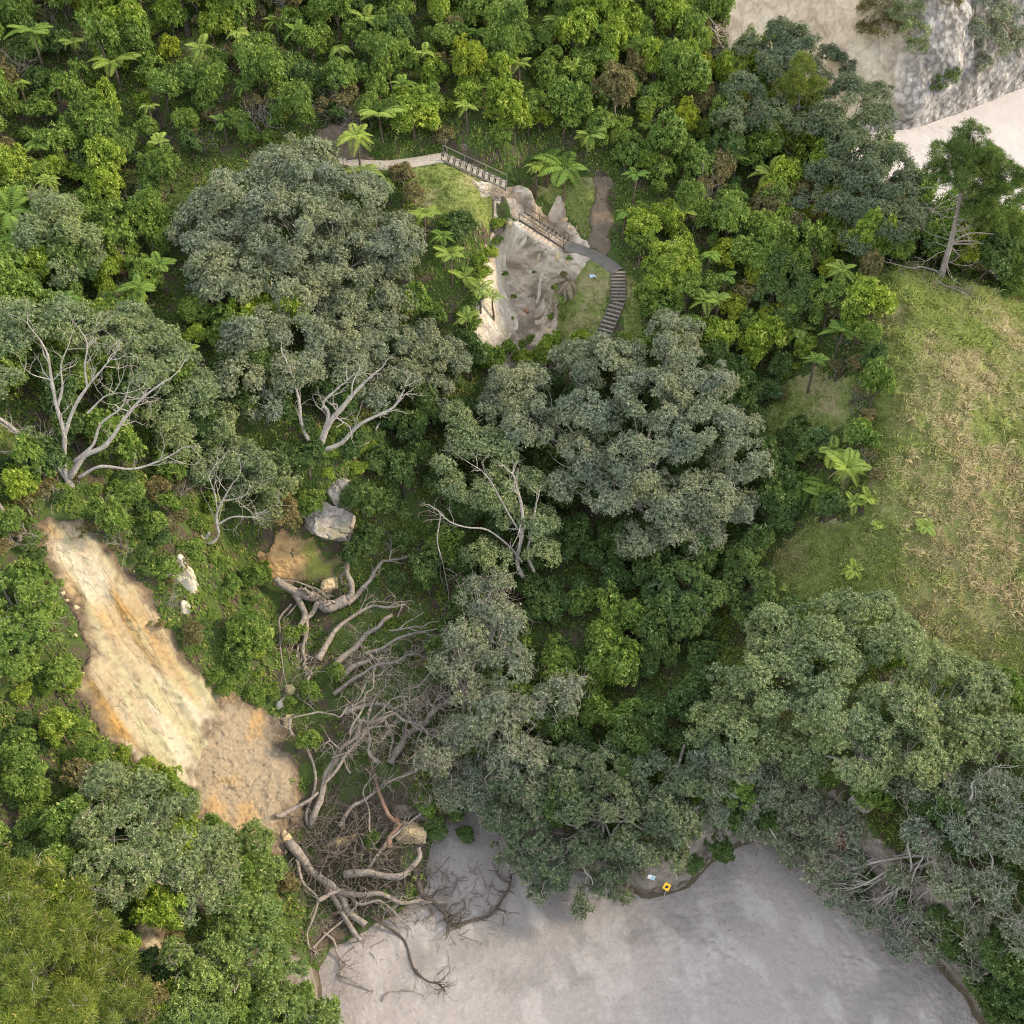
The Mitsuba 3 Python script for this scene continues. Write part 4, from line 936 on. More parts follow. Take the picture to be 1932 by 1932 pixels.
MARKS = [('the dead tree at the top', 350, 50), ('the top left corner', 40, 40), ('the fern above the path', 716, 215), ('the middle of the top edge', 950, 20), ('the cream cliff', 1330, 60), ('the light gravel path', 740, 300),
         ('the big domed tree', 560, 450), ('the light grey-green left tree', 110, 450), ('the clay scar', 960, 560), ('the long dark stairs', 1160, 570), ('the broken stairs', 1030, 430), ('the olive-brown round tree', 1455, 410),
         ('the blue-green round tree', 1480, 545), ('the ridge pine', 1775, 500), ('the windswept tree', 1580, 250), ('the white-limbed tree', 130, 800), ('the forked pale trunks', 600, 800), ('the yellow slip', 200, 1200), ('the orange ledge', 560, 1070),
         ('the uprooted trunk', 600, 1140), ('the silver dead tree', 650, 1400), ('the twin-trunked tree', 1000, 1080), ('the massive central tree', 1220, 830), ('the half-dead tree', 910, 1300), ('the beach-edge dark tree', 1150, 1560), ('the corner tree', 1620, 1320),
         ('the shaded steps', 1190, 1190), ('the hillside fern clump', 1540, 900), ('the lower left pine', 100, 1800), ('the lower left leafy trees', 330, 1640), ('the slip debris', 460, 1450), ('the lower right ledge', 1800, 1780), ('the left edge', 0, 620), ('the lower left edge', 0, 1350)]
NEWLABELS = []


def where_is(a, b):
    k = int(np.argmin([(a - m[1]) ** 2 + (b - m[2]) ** 2 for m in MARKS])); n, ma, mb = MARKS[k]; da, db = a - ma, b - mb
    return ('right of ' if da > 0 else 'left of ') * (abs(da) >= abs(db)) + ('below ' if db > 0 else 'above ') * (abs(da) < abs(db)) + n, math.hypot(da, db)


def finish_labels():
    from collections import defaultdict
    sets = defaultdict(list)
    for key, what, cat, a, b in NEWLABELS:
        w, d = where_is(a, b); sets[what, w].append((d, key, cat))
    rank = ['nearest', 'second', 'third', 'fourth', 'fifth', 'sixth', 'seventh', 'eighth', 'ninth', 'tenth', 'eleventh', 'twelfth', 'thirteenth', 'fourteenth', 'fifteenth', 'sixteenth', 'seventeenth', 'eighteenth', 'nineteenth', 'twentieth'] + ['far'] * 300
    for (what, w), l in sets.items():
        l.sort(key=lambda t: (t[0], t[1]))
        for i, (d, key, cat) in enumerate(l):
            tag(key, what + ' ' + w + ('' if len(l) == 1 else f', {rank[i]} one out' if i else ', nearest one'), cat, what.split(' ', 1)[1] + 's' if ' ' in what else None)


def bush(kind, pos, s, rng, sz=None):
    nm, leaf, spray, nv = KINDS[kind]
    crown_, stem_, _ = PROTO[kind, int(rng.integers(nv))]
    key = numbered(nm)
    m = T().translate([float(x) for x in pos]).rotate([1, 0.4, 0], float(rng.uniform(-14, 14))).rotate([0, 0, 1], float(rng.uniform(0, 360))).scale([float(s * rng.uniform(0.8, 1.25)), float(s), float(s * (sz or rng.uniform(0.85, 1.8)))])
    scene[key + '__crown'] = copy_of(crown_, m); scene[key + '__trunk'] = copy_of(stem_, m)
    a, b = project(np.asarray(pos) + [0, 0, 1.5 * s])
    NEWLABELS.append((key, ('small ' if s < 0.95 else 'large ' if s > 1.35 else 'medium ') + DESC[kind], 'shrub' if kind not in ('mid', 'bright') else 'small tree', float(a), float(b)))


FERNS = [(60, 62, 44, 0, 5.5), (140, 80, 36, 1), (215, 118, 40, 1), (200, 30, 30, 0), (378, 92, 36, 1), (35, 155, 32, 1), (105, 165, 34, 0), (70, 270, 38, 0), (60, 20, 28, 0),
         (800, 100, 34, 1), (716, 215, 46, 1, 3.5), (672, 258, 36, 1), (690, 35, 44, 1), (1125, 52, 40, 0), (1185, 85, 46, 0), (1110, 255, 34, 1), (1012, 312, 40, 1), (1065, 318, 44, 0), (1035, 300, 36, 0),
         (690, 325, 46, 1, 2), (800, 405, 34, 1), (850, 480, 46, 1), (875, 525, 44, 1, 2.0), (905, 545, 36, 1), (835, 445, 36, 0), (1590, 510, 44, 1), (1548, 565, 40, 0), (1508, 622, 46, 1), (1590, 625, 38, 0),
         (1455, 328, 34, 1), (1330, 568, 30, 1), (15, 400, 60, 0), (35, 450, 46, 0), (260, 545, 38, 0), (385, 725, 34, 0), (300, 500, 40, 0), (330, 430, 36, 0), (350, 660, 34, 1), (120, 560, 44, 0),
         (900, 60, 36, 0), (880, 200, 30, 1), (1200, 330, 36, 0), 
         (1180, 400, 32, 0), (1340, 480, 34, 0), (640, 90, 36, 1), (560, 60, 34, 0), (980, 120, 34, 1), (760, 160, 34, 0), (520, 40, 34, 1), (1240, 120, 34, 0), (1290, 400, 36, 1), (1300, 600, 36, 0), (1355, 565, 34, 1), (1390, 300, 34, 0), (1370, 520, 30, 0), (1560, 440, 36, 1), (1540, 680, 34, 0), (450, 60, 34, 1), (870, 110, 34, 0), (1050, 40, 34, 1), (930, 170, 30, 0), (300, 270, 36, 1), (420, 230, 30, 0), (90, 340, 36, 1), (230, 440, 34, 0), (880, 600, 34, 1), (930, 560, 30, 1), (460, 160, 30, 0), (280, 200, 30, 1), (1080, 130, 30, 1)]
FERN_AT = np.array([at_h(f[0], f[1], f[4] if len(f) > 4 else 3.6)[:2] for f in FERNS] + [at_h(1560, 890, 1.5)[:2], at_h(1510, 905, 1.5)[:2], at_h(1600, 885, 2)[:2], at_h(1065, 545, 1)[:2]])


# candidate spots on a jittered grid of the slopes that the photograph shows
def jitter_grid(x0, x1, y0, y1, st, j):
    sx, sy = np.meshgrid(np.arange(x0, x1, st), np.arange(y0, y1, st))
    return np.stack([sx.ravel(), sy.ravel()], 1) + rngB.uniform(-j, j, (sx.size, 2))


spots = jitter_grid(-70, 75, 14, 152, 3.1, 1.25)
dense = jitter_grid(-70, 75, 70, 152, 2.45, 1.1)
da_, db_ = project(np.c_[dense, Z(dense[:, 0], dense[:, 1]) + 1.5]); up_ = (db_ < 300) | ((da_ > 1150) & (db_ < 700)) | ((da_ < 330) & (db_ < 620))
sa_, sb_ = project(np.c_[spots, Z(spots[:, 0], spots[:, 1]) + 1.5]); us_ = (sb_ < 300) | ((sa_ > 1150) & (sb_ < 700)) | ((sa_ < 330) & (sb_ < 620))
spots = np.vstack([spots[~us_], dense[up_]])
zz_ = Z(spots[:, 0], spots[:, 1]); q3 = np.c_[spots, zz_]
pa, pb = project(q3 + [0, 0, 1.5])
BIG = [(320, 280, 790, 610), (1390, 1180, 1932, 1700)]
ok = (pa > -60) & (pa < 1990) & (pb > -70) & (pb < 1990) & (zz_ > 1.2) & (dn[np.clip(((spots[:, 1] - GY[0]) / GS).astype(int), 0, len(GY) - 1), np.clip(((spots[:, 0] - GX[0]) / GS).astype(int), 0, len(GX) - 1)] > 1.2)
zn = zone_at(spots[:, 0], spots[:, 1])
for k in MASK.values(): ok &= zn != k
dp = np.minimum(along(PATH_A, spots[:, 0], spots[:, 1])[0], along(PATH_B, spots[:, 0], spots[:, 1])[0])
ok &= dp > 2.2
ok &= df[np.clip(((spots[:, 1] - GY[0]) / GS).astype(int), 0, len(GY) - 1), np.clip(((spots[:, 0] - GX[0]) / GS).astype(int), 0, len(GX) - 1)] > 3
# keep clear the hollow with the fallen trunks, and thin out what stands unseen under the big crowns
SPUR = [world_poly(p) for p in ([(330, 1040), (410, 1030), (470, 1140), (520, 1200), (530, 1330), (490, 1340), (440, 1300), (370, 1230), (340, 1150)], [(0, 880), (140, 930), (330, 900), (420, 1000), (330, 1060), (220, 1020), (60, 950), (60, 1050), (0, 1080)],
                                [(140, 900), (330, 880), (420, 1010), (330, 1150), (290, 1100), (200, 1000)], [(0, 1250), (110, 1280), (160, 1380), (250, 1480), (150, 1620), (0, 1640)], [(430, 850), (560, 850), (560, 960), (480, 1000), (430, 980)],
                                [(540, 860), (760, 800), (760, 960), (660, 930), (560, 950)], [(1440, 680), (1520, 660), (1480, 740), (1440, 760)])]
lo_, hi_ = np.vstack(SPUR).min(0), np.vstack(SPUR).max(0)
gx_, gy_ = np.meshgrid(np.arange(lo_[0], hi_[0], 1.75), np.arange(lo_[1], hi_[1], 1.75))
LOW = np.stack([gx_.ravel(), gy_.ravel()], 1) + rngB.uniform(-0.7, 0.7, (gx_.size, 2))
zn2 = zone_at(LOW[:, 0], LOW[:, 1])
LOW = LOW[(np.max([inside(p, LOW[:, 0], LOW[:, 1]) for p in SPUR], 0) > 0) & ~np.isin(zn2, list(MASK.values()))]
HOLLOW = world_poly([(440, 1010), (660, 960), (700, 1080), (840, 1150), (830, 1400), (840, 1540), (560, 1640), (500, 1330), (520, 1200)])
hollow = inside(HOLLOW, spots[:, 0], spots[:, 1])
for (x, y), z, a, b, o, hw in zip(spots, zz_, pa, pb, ok, hollow):
    if not o: continue
    if any(x0 < a < x1 and y0 < b < y1 for x0, y0, x1, y1 in BIG) and rngB.random() < 0.8: continue
    if hw > 0 and rngB.random() < 0.75: continue
    if inside(HEAP, np.array([x]), np.array([y]))[0] > -0.8: continue
    if np.hypot(*(FERN_AT - [x, y]).T).min() < 1.7: continue
    n1 = float(meshkit.noise(np.array([x / 9, y / 9, 1.0]), 7)) + 0.25 * (rngB.random() - 0.5)
    upper = b < 300 or (a > 1150 and b < 700)
    if upper:
        kind = 'bright' if n1 > 0.56 else 'mid' if n1 > 0.34 else 'fine' if n1 > 0.2 else 'deep'
        if rngB.random() < 0.3: kind = 'fine'
        if rngB.random() < 0.08: kind = 'olive'
        if rngB.random() < 0.04: kind = 'bare'
        if rngB.random() < 0.05: kind = 'yellow'
        s = rngB.uniform(0.6, 1.85) if kind != 'bare' else rngB.uniform(0.8, 1.3)
    elif a < 640 and b > 900:
        kind = 'mid' if n1 > 0.45 else 'fine' if n1 > 0.3 else 'bright'
        if rngB.random() < 0.1: kind = 'olive'
        s = rngB.uniform(0.75, 1.4)
    elif b > 680:
        kind = 'deep' if n1 > 0.35 else 'mid'
        s = rngB.uniform(0.85, 1.6)
    else:
        kind = 'mid' if n1 > 0.5 else 'bright' if n1 > 0.36 else 'fine' if n1 > 0.22 else 'deep'
        s = rngB.uniform(0.85, 1.6)
    if hw > 0: s *= 0.6
    bush(kind, (x, y, z - 0.1), s, rngB)

for a, b, sc_, kd in [(20, 335, 1.5, 'bare'), (215, 600, 1.4, 'bare'), (240, 565, 1.2, 'bare'), (280, 375, 1.3, 'bare'), (265, 350, 1.0, 'bare'), (700, 92, 1.2, 'bare'), (1345, 70, 1.6, 'bare'), (1325, 105, 1.3, 'bare'), (1425, 490, 1.2, 'bare'), (1440, 470, 1.0, 'bare'), (945, 30, 1.3, 'bare'),
                      (1600, 640, 0.9, 'bare'), (1615, 690, 0.8, 'olive'), (1625, 740, 0.8, 'bare'), (1640, 790, 0.7, 'olive'), (1610, 770, 0.7, 'bare'), (1645, 860, 0.7, 'bare'), (1650, 900, 0.6, 'olive'), (1600, 595, 0.9, 'olive'), (1625, 615, 0.8, 'bare'), (1580, 700, 0.8, 'olive'), (1470, 745, 0.7, 'olive'),
                      (60, 880, 1.0, 'bare'), (90, 930, 0.9, 'bare'), (190, 960, 0.9, 'bare'), (180, 1000, 1.0, 'bare'), (230, 1040, 0.8, 'bare'), (300, 930, 0.9, 'olive'), (330, 920, 1.0, 'bare'), (50, 960, 0.9, 'olive'), (20, 1010, 0.9, 'bare'), (70, 1010, 0.8, 'bare'), (300, 1180, 0.8, 'bare'), (310, 1130, 0.8, 'bare'),
                      (1040, 90, 1.2, 'olive'), (650, 195, 1.3, 'olive'), (480, 210, 1.2, 'olive'), (840, 270, 1.2, 'olive'), (1220, 200, 1.3, 'bare'), (1080, 190, 1.2, 'olive'), (1250, 420, 1.2, 'olive'), (1310, 420, 1.2, 'olive'), (760, 340, 1.1, 'olive'), (780, 370, 1.0, 'olive'), (1350, 400, 1.1, 'bare'),
                      (1890, 1790, 1.3, 'deep'), (1925, 1830, 1.4, 'deep'), (1915, 1890, 1.4, 'deep'), (1840, 1760, 1.1, 'deep'), (1780, 1740, 1.0, 'deep'), (1930, 1940, 1.3, 'deep'), (1370, 1540, 1.2, 'deep'), (1440, 1530, 1.2, 'deep'), (1490, 1560, 1.0, 'deep'), (1700, 1710, 1.0, 'deep'), (1620, 1660, 1.0, 'deep'),
                      (950, 520, 0.45, 'fine'), (905, 575, 0.9, 'mid'), (895, 620, 0.9, 'fine'), (960, 665, 0.9, 'mid'), (1005, 690, 1.0, 'bright'), (930, 690, 1.1, 'mid'), (1050, 640, 0.6, 'bright'), (985, 650, 0.5, 'fine'), (940, 425, 0.6, 'bright'), (925, 480, 0.8, 'bright'), (910, 525, 0.9, 'bright'), (1060, 600, 0.4, 'fine'), (1045, 545, 0.35, 'fine'), (1040, 600, 0.45, 'fine'), (1035, 640, 0.5, 'mid'), (1065, 520, 0.4, 'olive'), (1075, 490, 0.35, 'fine'), (890, 545, 0.9, 'mid'), (905, 500, 0.9, 'bright'), (935, 460, 0.6, 'fine'), (880, 600, 1.0, 'mid'), (1020, 670, 0.8, 'mid'), (985, 680, 0.9, 'bright'), (1000, 640, 0.4, 'fine'), (965, 600, 0.25, 'fine'), (1010, 515, 0.3, 'fine'), (970, 560, 0.3, 'fine'),
                      (1400, 1560, 1.1, 'deep'), (1350, 1590, 1.0, 'deep'), (1470, 1560, 1.1, 'deep'), (1540, 1610, 1.1, 'deep'), (1600, 1670, 1.1, 'deep'), (1660, 1720, 1.0, 'deep'), (1740, 1760, 1.1, 'deep'), (1800, 1800, 1.2, 'deep'), (1850, 1860, 1.2, 'deep'), (1890, 1930, 1.3, 'deep'), (1310, 1630, 0.7, 'deep'), (1780, 1760, 1.2, 'deep'), (1870, 1800, 1.3, 'deep'),
                      (860, 1530, 1.1, 'deep'), (820, 1560, 0.9, 'deep'), (800, 1530, 0.9, 'mid'), (700, 1590, 0.6, 'deep'), (880, 1580, 0.7, 'deep')]:
    g_ = at_h(a, b, 0.9 * sc_); bush(kd, (g_[0], g_[1], max(float(Z(g_[0], g_[1])), 0) - 0.1), sc_, rngB, 0.9)
EDGE = []
for nm_ in ('ochre_slip', 'slip_debris', 'clay_scar'):
    for p_ in POLY[nm_]:
        q_ = np.vstack([p_, p_[:1]])
        for a_, b_ in zip(q_[:-1], q_[1:]):
            for t in np.arange(0.2, 1, 1.5 / max(1.6, np.linalg.norm(b_ - a_))):
                c_ = a_ + (b_ - a_) * t + rngB.normal(size=2) * 0.5
                if rngB.random() < 0.7 and inside(HEAP, c_[:1], c_[1:])[0] < -0.6 and zone_at(c_[:1], c_[1:])[0] == 0 and dn[int((c_[1] - GY[0]) / GS), int((c_[0] - GX[0]) / GS)] > 1: EDGE.append(c_)
LOW = np.vstack([LOW, EDGE])
for x, y in LOW:
    n1 = float(meshkit.noise(np.array([x / 5, y / 5, 3.0]), 9)); r1 = rngB.random()
    bush('bright' if n1 > 0.6 else 'fine' if n1 > 0.42 else 'deep' if n1 > 0.25 else 'mid' if r1 > 0.3 else 'olive', (x, y, float(Z(x, y)) - 0.3), rngB.uniform(0.45, 0.85), rngB, rngB.uniform(0.6, 1.0))

# ------------------------------------------------------------------ tree ferns
def frond_mesh(droop, rise, rng, n=17):
    t = np.linspace(0, 1, 9)
    cur = lambda s: np.stack([s * (1 - 0.12 * s), s * 0, rise * s - droop * s * s], -1)
    V, Fc, U = [], [], []
    r = tube(cur(t), 0.012, 0.004, 3); V.append(r[0]); Fc.append(r[1]); U.append(np.full((len(r[0]), 2), 0.2)); at = len(r[0])
    for i in range(n):
        s = 0.1 + 0.9 * (i + 0.5) / n
        w = 0.30 * math.sin(math.pi * min(1, 0.16 + 0.80 * s)) ** 0.8
        c, e = cur(np.array([s]))[0], cur(np.array([min(s + 0.02, 1.02)]))[0]; dirx = (e - c) / np.linalg.norm(e - c)
        for sd in (-1, 1):
            d = np.array([0, sd, 0]) * 0.93 + dirx * 0.42 + [0, 0, -0.16 + rng.uniform(-0.06, 0.06)]
            d = d / np.linalg.norm(d); p = np.cross(d, [0, 0, 1]); p /= np.linalg.norm(p)
            b = c + d * 0.008; hw = 0.034
            V.append(np.array([b, b + d * w * 0.45 + p * hw, b + d * w + [0, 0, -0.1 * w], b + d * w * 0.45 - p * hw])); Fc.append(np.array([(0, 1, 2), (0, 2, 3)]) + at); at += 4
            U.append(np.tile([0.3 + 0.5 * s, rng.uniform(0, 0.9)], (4, 1)))
    return (np.vstack(V), np.vstack(Fc)), np.vstack(U)


FRONDS = {}
for nm in ('frond_bright', 'frond_green', 'frond_dead'):
    rr_ = rng_(500)
    FRONDS[nm] = [group(mikit.ply(m, nm, uv=u_)) for m, u_ in [frond_mesh(0.75, 0.62, rr_), frond_mesh(0.95, 0.5, rr_), frond_mesh(0.55, 0.72, rr_)] + [frond_mesh(1.5, 0.1, rr_)] * (nm == 'frond_dead')]


def fern(px, py, rpx, kind, label, h=None, dead=0, group=None, n=None):
    rng = rng_(int(px * 7 + py * 13)); key = numbered('tree_fern')
    h = h if h is not None else rng.uniform(2.6, 4.7)
    top = at_h(px, py, h); g = np.array([top[0], top[1], max(Z(top[0], top[1]), 0)])
    L = px_to_m(rpx, top) * 1.12
    scene[f'{key}__trunk'] = mikit.ply(tube(limb_path(g - [0, 0, 0.4], top, rng, 0.03), 0.16, 0.11, 6), 'brown_bark')
    n = n or int(rng.integers(7, 15)); tiltv = rng.uniform(-16, 8); a0 = rng.uniform(0, 360)
    for i in range(n):
        m = T().translate(top.tolist()).rotate([0, 0, 1], float(a0 + 360 * i / n + rng.uniform(-9, 9))).rotate([0, 1, 0], float(tiltv + rng.uniform(-20, 18))).scale(float(L * rng.uniform(0.7, 1.2)))
        scene[f'{key}__frond' + ('' if i == 0 else f'_{i:03d}')] = copy_of(FRONDS[kind][int(rng.integers(3))], m)
    for i in range(dead):
        m = T().translate((top - [0, 0, 0.2]).tolist()).rotate([0, 0, 1], float(rng.uniform(0, 360))).scale(float(L * rng.uniform(0.6, 0.9)))
        scene[f'{key}__dead_frond' + ('' if i == 0 else f'_{i:03d}')] = copy_of(FRONDS['frond_dead'][3], m)
    tag(key, label, 'tree fern', group) if group is None else NEWLABELS.append((key, label.split(' tree fern')[0] + ' tree fern', 'tree fern', px, py))


for f in FERNS:
    where = next(n for n, t in REGIONS if t(f[0], f[1]))
    kd = 'frond_bright' if f[3] else 'frond_green'
    f = (f[0], f[1], f[2] * (0.7 + 0.5 * ((f[0] * 7 + f[1] * 3) % 10) / 10)) + f[3:]
    fern(f[0], f[1], f[2], kd, f"{'bright yellow-green' if f[3] else 'dark green'} tree fern {where}", f[4] if len(f) > 4 else None, 0, f"{'bright' if f[3] else 'dark'} tree ferns {where}")
HILL_FERNS = [(1600, 885, 42, 1, 2.2, 5, 'brightest tree fern at the left edge of the grassy hill, with a dark trunk below'), (1510, 905, 46, 0, 1.6, 0, 'dark green tree fern left of the brightest fern by the grassy hill'),
              (1548, 935, 40, 0, 1.3, 0, 'lower dark tree fern in the clump beside the grassy hill'), (1572, 850, 40, 1, 1.8, 0, 'arching fern at the top of the clump beside the grassy hill'),
              (1480, 935, 36, 0, 1.2, 0, 'leafy fern at the left end of the clump below the central tree'), (1500, 860, 30, 1, 1.6, 0, 'pale fern at the upper left of the clump by the grassy hill'), (1612, 948, 24, 1, 0.8, 2, 'left of two small bright ferns below the brightest fern'), (1638, 940, 22, 1, 0.8, 0, 'right of two small bright ferns below the brightest fern'),
              (1745, 992, 25, 1, 0.8, 3, 'lone bright fern out in the middle of the grassy hill'), (1612, 1075, 24, 1, 0.6, 0, 'lone fern low on the grassy hill, above the large corner tree'),
              (1608, 822, 22, 1, 0.7, 0, 'small bright fern above the clump, by the grey scrub'), (1655, 840, 13, 1, 0.4, 0, 'tiny bright fern right of the clump, on the grass edge'), (1658, 990, 15, 1, 0.4, 0, 'tiny flat fern between the clump and the lone bright fern'), (1483, 1112, 12, 1, 0.3, 0, 'tiny yellow fern at the lower left tip of the grassy hill')]
for a, b, r, br, h, dd, lb in HILL_FERNS: fern(a, b, r, 'frond_bright' if br else 'frond_green', lb, h, dd, n=9 if r < 30 else None)
fern(1063, 560, 26, 'frond_bright', 'small fern under a skirt of dead grey fronds beside the clay scar', 0.9, 0, n=8)
fern(1072, 528, 36, 'frond_dead', 'dead grey fern slumped on the grass bank between the scar and the stairs', 1.0, 14, n=10)

# ------------------------------------------------------------------ grass and undergrowth: what nobody could count
def tuft(blades, L, W, rng):
    return rosette(blades, L, W, 0.8, rng, 0.45)


TUFTS = [tuft(6, 0.55, 0.055, RNG) for _ in range(5)]


def scatter(names, per_m2, rng):
    j, i = np.nonzero(np.isin(zone, [NAMES.index(n) for n in names]))
    x0, y0 = GX[i], GY[j]; pa_, pb_ = project(np.c_[x0, y0, Z(x0, y0)])
    vis = (pa_ > -40) & (pa_ < 1972) & (pb_ > -40) & (pb_ < 1980)
    x0, y0 = x0[vis], y0[vis]
    n = rng.poisson(per_m2 * GS * GS, len(x0))
    x, y = np.repeat(x0, n) + rng.random(n.sum()) * GS, np.repeat(y0, n) + rng.random(n.sum()) * GS
    return np.c_[x, y, Z(x, y)]


def field(name, names, per_m2, seed, protos, bsdf, size, label, cat, lean=(0, 0, 1), clump=0.0, sink=0.03):
    rng = rng_(seed); p = scatter(names, per_m2, rng)
    d_ = np.minimum(along(PATH_A, p[:, 0], p[:, 1])[0], along(PATH_B, p[:, 0], p[:, 1])[0])
    p = p[d_ > 1.05]
    w = meshkit.fbm(p / 1.3, 3, seed)
    if clump: p, w = p[w > clump], w[w > clump]
    nrm = np.array(lean) + rng.normal(size=p.shape) * 0.3 + np.stack([meshkit.fbm(p / 2.5 + 40 * k, 3, seed + 5 + k) - 0.5 for k in range(3)], -1) * [2.6, 2.6, 0]
    s = rng.uniform(*size, len(p)) * (0.35 + 1.3 * w)
    mesh, uv = spread(protos, p - [0, 0, sink], nrm, s, np.clip(0.2 + 0.6 * w + 0.4 * (rng.random(len(p)) - 0.5), 0, 1), rng)
    scene[name] = mikit.ply(mesh, bsdf, uv=uv); tag(name, label, cat, kind='stuff')


field('long_grass', ['grass_hill'], 11, 601, TUFTS, 'grass_straw', (0.9, 1.7), 'long green and straw-coloured grass covering the hill on the right', 'grass', (-0.35, -0.3, 1))
field('tussock_grass', ['grass_hill'], 2.8, 605, [tuft(11, 0.95, 0.07, RNG) for _ in range(4)], 'grass_straw', (0.8, 1.5), 'tall tussocks standing out of the grass on the hill', 'grass', (-0.3, -0.2, 1), clump=0.4)
field('short_grass', ['grass_bank'], 16, 602, TUFTS, 'grass_green', (0.5, 1.0), 'lush green grass on the banks beside the path, scar and stairs', 'grass')
def undergrowth():
    rng = rng_(603); forms = []
    for _ in range(6):
        n = 11; q = np.c_[rng.normal(size=(n, 2)) * 0.42, rng.uniform(0.0, 0.35, n)]
        m_, uv_ = spread(SPRAY['low'], q, rng.normal(size=(n, 3)) * 0.4 + [0, 0, 1], rng.uniform(0.5, 1.15, n), rng.random(n), rng); forms.append(group(mikit.ply(m_, 'undergrowth_leaf', uv=uv_)))
    p = scatter(['forest_floor'], 1.25, rng); d_ = np.minimum(along(PATH_A, p[:, 0], p[:, 1])[0], along(PATH_B, p[:, 0], p[:, 1])[0])
    p = p[(d_ > 1.5) & (meshkit.fbm(p / 2.2, 3, 603) > 0.27) & (inside(HEAP, p[:, 0], p[:, 1]) < 0.2) & ((inside(HOLLOW, p[:, 0], p[:, 1]) < 0.5) | (rng.random(len(p)) < 0.45))]
    for i, q in enumerate(p):
        e = 0.4; gx = float(Z(q[0] + e, q[1]) - Z(q[0] - e, q[1])) / (2 * e); gy = float(Z(q[0], q[1] + e) - Z(q[0], q[1] - e)) / (2 * e)
        m = mi.ScalarTransform4f([[1, 0, 0, q[0]], [0, 1, 0, q[1]], [gx, gy, 1, q[2] - 0.04], [0, 0, 0, 1]]) @ T().rotate([0, 0, 1], float(rng.uniform(0, 360))).scale(float(rng.uniform(0.8, 1.4)))
        scene[f'undergrowth__{i + 1:03d}'] = copy_of(forms[int(rng.integers(6))], m)
    tag('undergrowth', 'low leafy undergrowth covering the forest floor', 'undergrowth', kind='stuff')


undergrowth()


# ------------------------------------------------------------------ rocks
def rock(name, label, px, py, size, mat, seed, h=0.0, squash=(1, 1, 0.8), rot=0.0, detail=3, cat='rock', facets=12):
    rng = rng_(seed); key = numbered(name)
    m = trimesh.creation.icosphere(subdivisions=4 if size > 1 else 3)
    v = np.asarray(m.vertices).copy()
    for _ in range(facets):
        n = rng.normal(size=3); n /= np.linalg.norm(n); k = rng.uniform(0.5, 0.85)
        dist = v @ n; v = v - np.maximum(dist - k, 0)[:, None] * n * 0.95
    v *= (1 + 0.55 * (meshkit.fbm(v * 1.5 + seed, 5, seed) - 0.5) - 0.35 * np.clip(np.abs(meshkit.fbm(v * 2.2 + seed * 3, 3, seed + 1) - 0.5) * -8 + 0.5, 0, 1))[:, None]
    v = v * np.array(squash) * size
    c, s = math.cos(rot), math.sin(rot); v = v @ np.array([[c, s, 0], [-s, c, 0], [0, 0, 1]])
    scene[key] = mikit.ply((v + at_h(px, py, h), np.asarray(m.faces)), mat, smooth=25)
    tag(key, label, cat)


ROCKS = [('boulder', 'reddish block of fallen rock in the bottom of the clay scar', 992, 585, 0.75, 'red_rock', 0.2, (1, 0.8, 0.8)),
         ('boulder', 'small orange-brown rock below the reddish block in the clay scar', 1000, 622, 0.45, 'yellow_rock', 0.1, (1.3, 0.8, 0.6)),
         ('rock_outcrop', 'large grey rock face above the orange ledge', 612, 985, 3.0, 'grey_rock', 0.0, (1.1, 0.9, 1.0)),
         ('rock_outcrop', 'second grey rock shoulder right of the large grey face', 648, 945, 2.0, 'grey_rock', 0.0, (0.8, 0.9, 1.3)),
         ('boulder', 'pale yellow boulder right of the orange ledge', 622, 1102, 1.1, 'yellow_rock', 0.5, (1, 0.8, 0.9)),
         ('rock_outcrop', 'pale grey rock tongue between the yellow slip and the green shrubs', 345, 1095, 1.7, 'pale_rock', -0.3, (0.8, 0.8, 2.0)),
         ('rock_outcrop', 'small pale rock below the rock tongue', 350, 1150, 0.8, 'pale_rock', -0.1, (0.7, 0.8, 1.5)),
         ('rock_outcrop', 'grey rock slab behind the forked pale trunks', 650, 820, 1.6, 'grey_rock', -0.2, (1.4, 0.8, 0.8)),
         ('boulder', 'cream boulder at the right edge of the slip debris', 543, 1362, 0.85, 'yellow_rock', 0.3, (0.8, 0.8, 1.1)),
         ('boulder', 'rounded cream boulder above the edge of the slip debris', 530, 1328, 0.75, 'pale_rock', 0.2, (1.1, 0.8, 0.8)),
         ('boulder', 'tan boulder under leaves at the foot of the green shrubs', 545, 1300, 0.75, 'yellow_rock', 0.1, (1.2, 0.8, 0.8)),
         ('boulder', 'tan boulder in the middle of the driftwood heap', 775, 1570, 1.4, 'yellow_rock', 0.4, (1.3, 1, 0.7)),
         ('boulder', 'darker boulder resting behind the tan boulder in the driftwood heap', 760, 1530, 1.1, 'dark_rock', 0.5, (1.2, 0.9, 0.7)),
         ('boulder', 'long pale rock on the left of the driftwood heap', 640, 1590, 1.1, 'yellow_rock', 0.2, (1.8, 0.6, 0.5)),
         ('boulder', 'cream stone lying on the slip debris near its foot', 500, 1525, 0.42, 'pale_rock', 0.1, (1, 0.8, 0.7)),
         ('boulder', 'small cream stone above the foot of the slip debris', 436, 1516, 0.33, 'pale_rock', 0.1, (1, 0.8, 0.7)),
         ('boulder', 'squared tan rock beside the top of the long fallen log', 540, 1580, 0.75, 'yellow_rock', 0.2, (0.8, 1, 0.8)),
         ('rock_outcrop', 'rusty brown rock face under the hanging branches', 1575, 1580, 1.8, 'red_rock', 0.0, (0.8, 0.8, 1.3)),
         ('rock_outcrop', 'grey rock between hanging branches right of the rusty face', 1630, 1510, 1.5, 'grey_rock', 0.3, (1, 0.8, 1))]
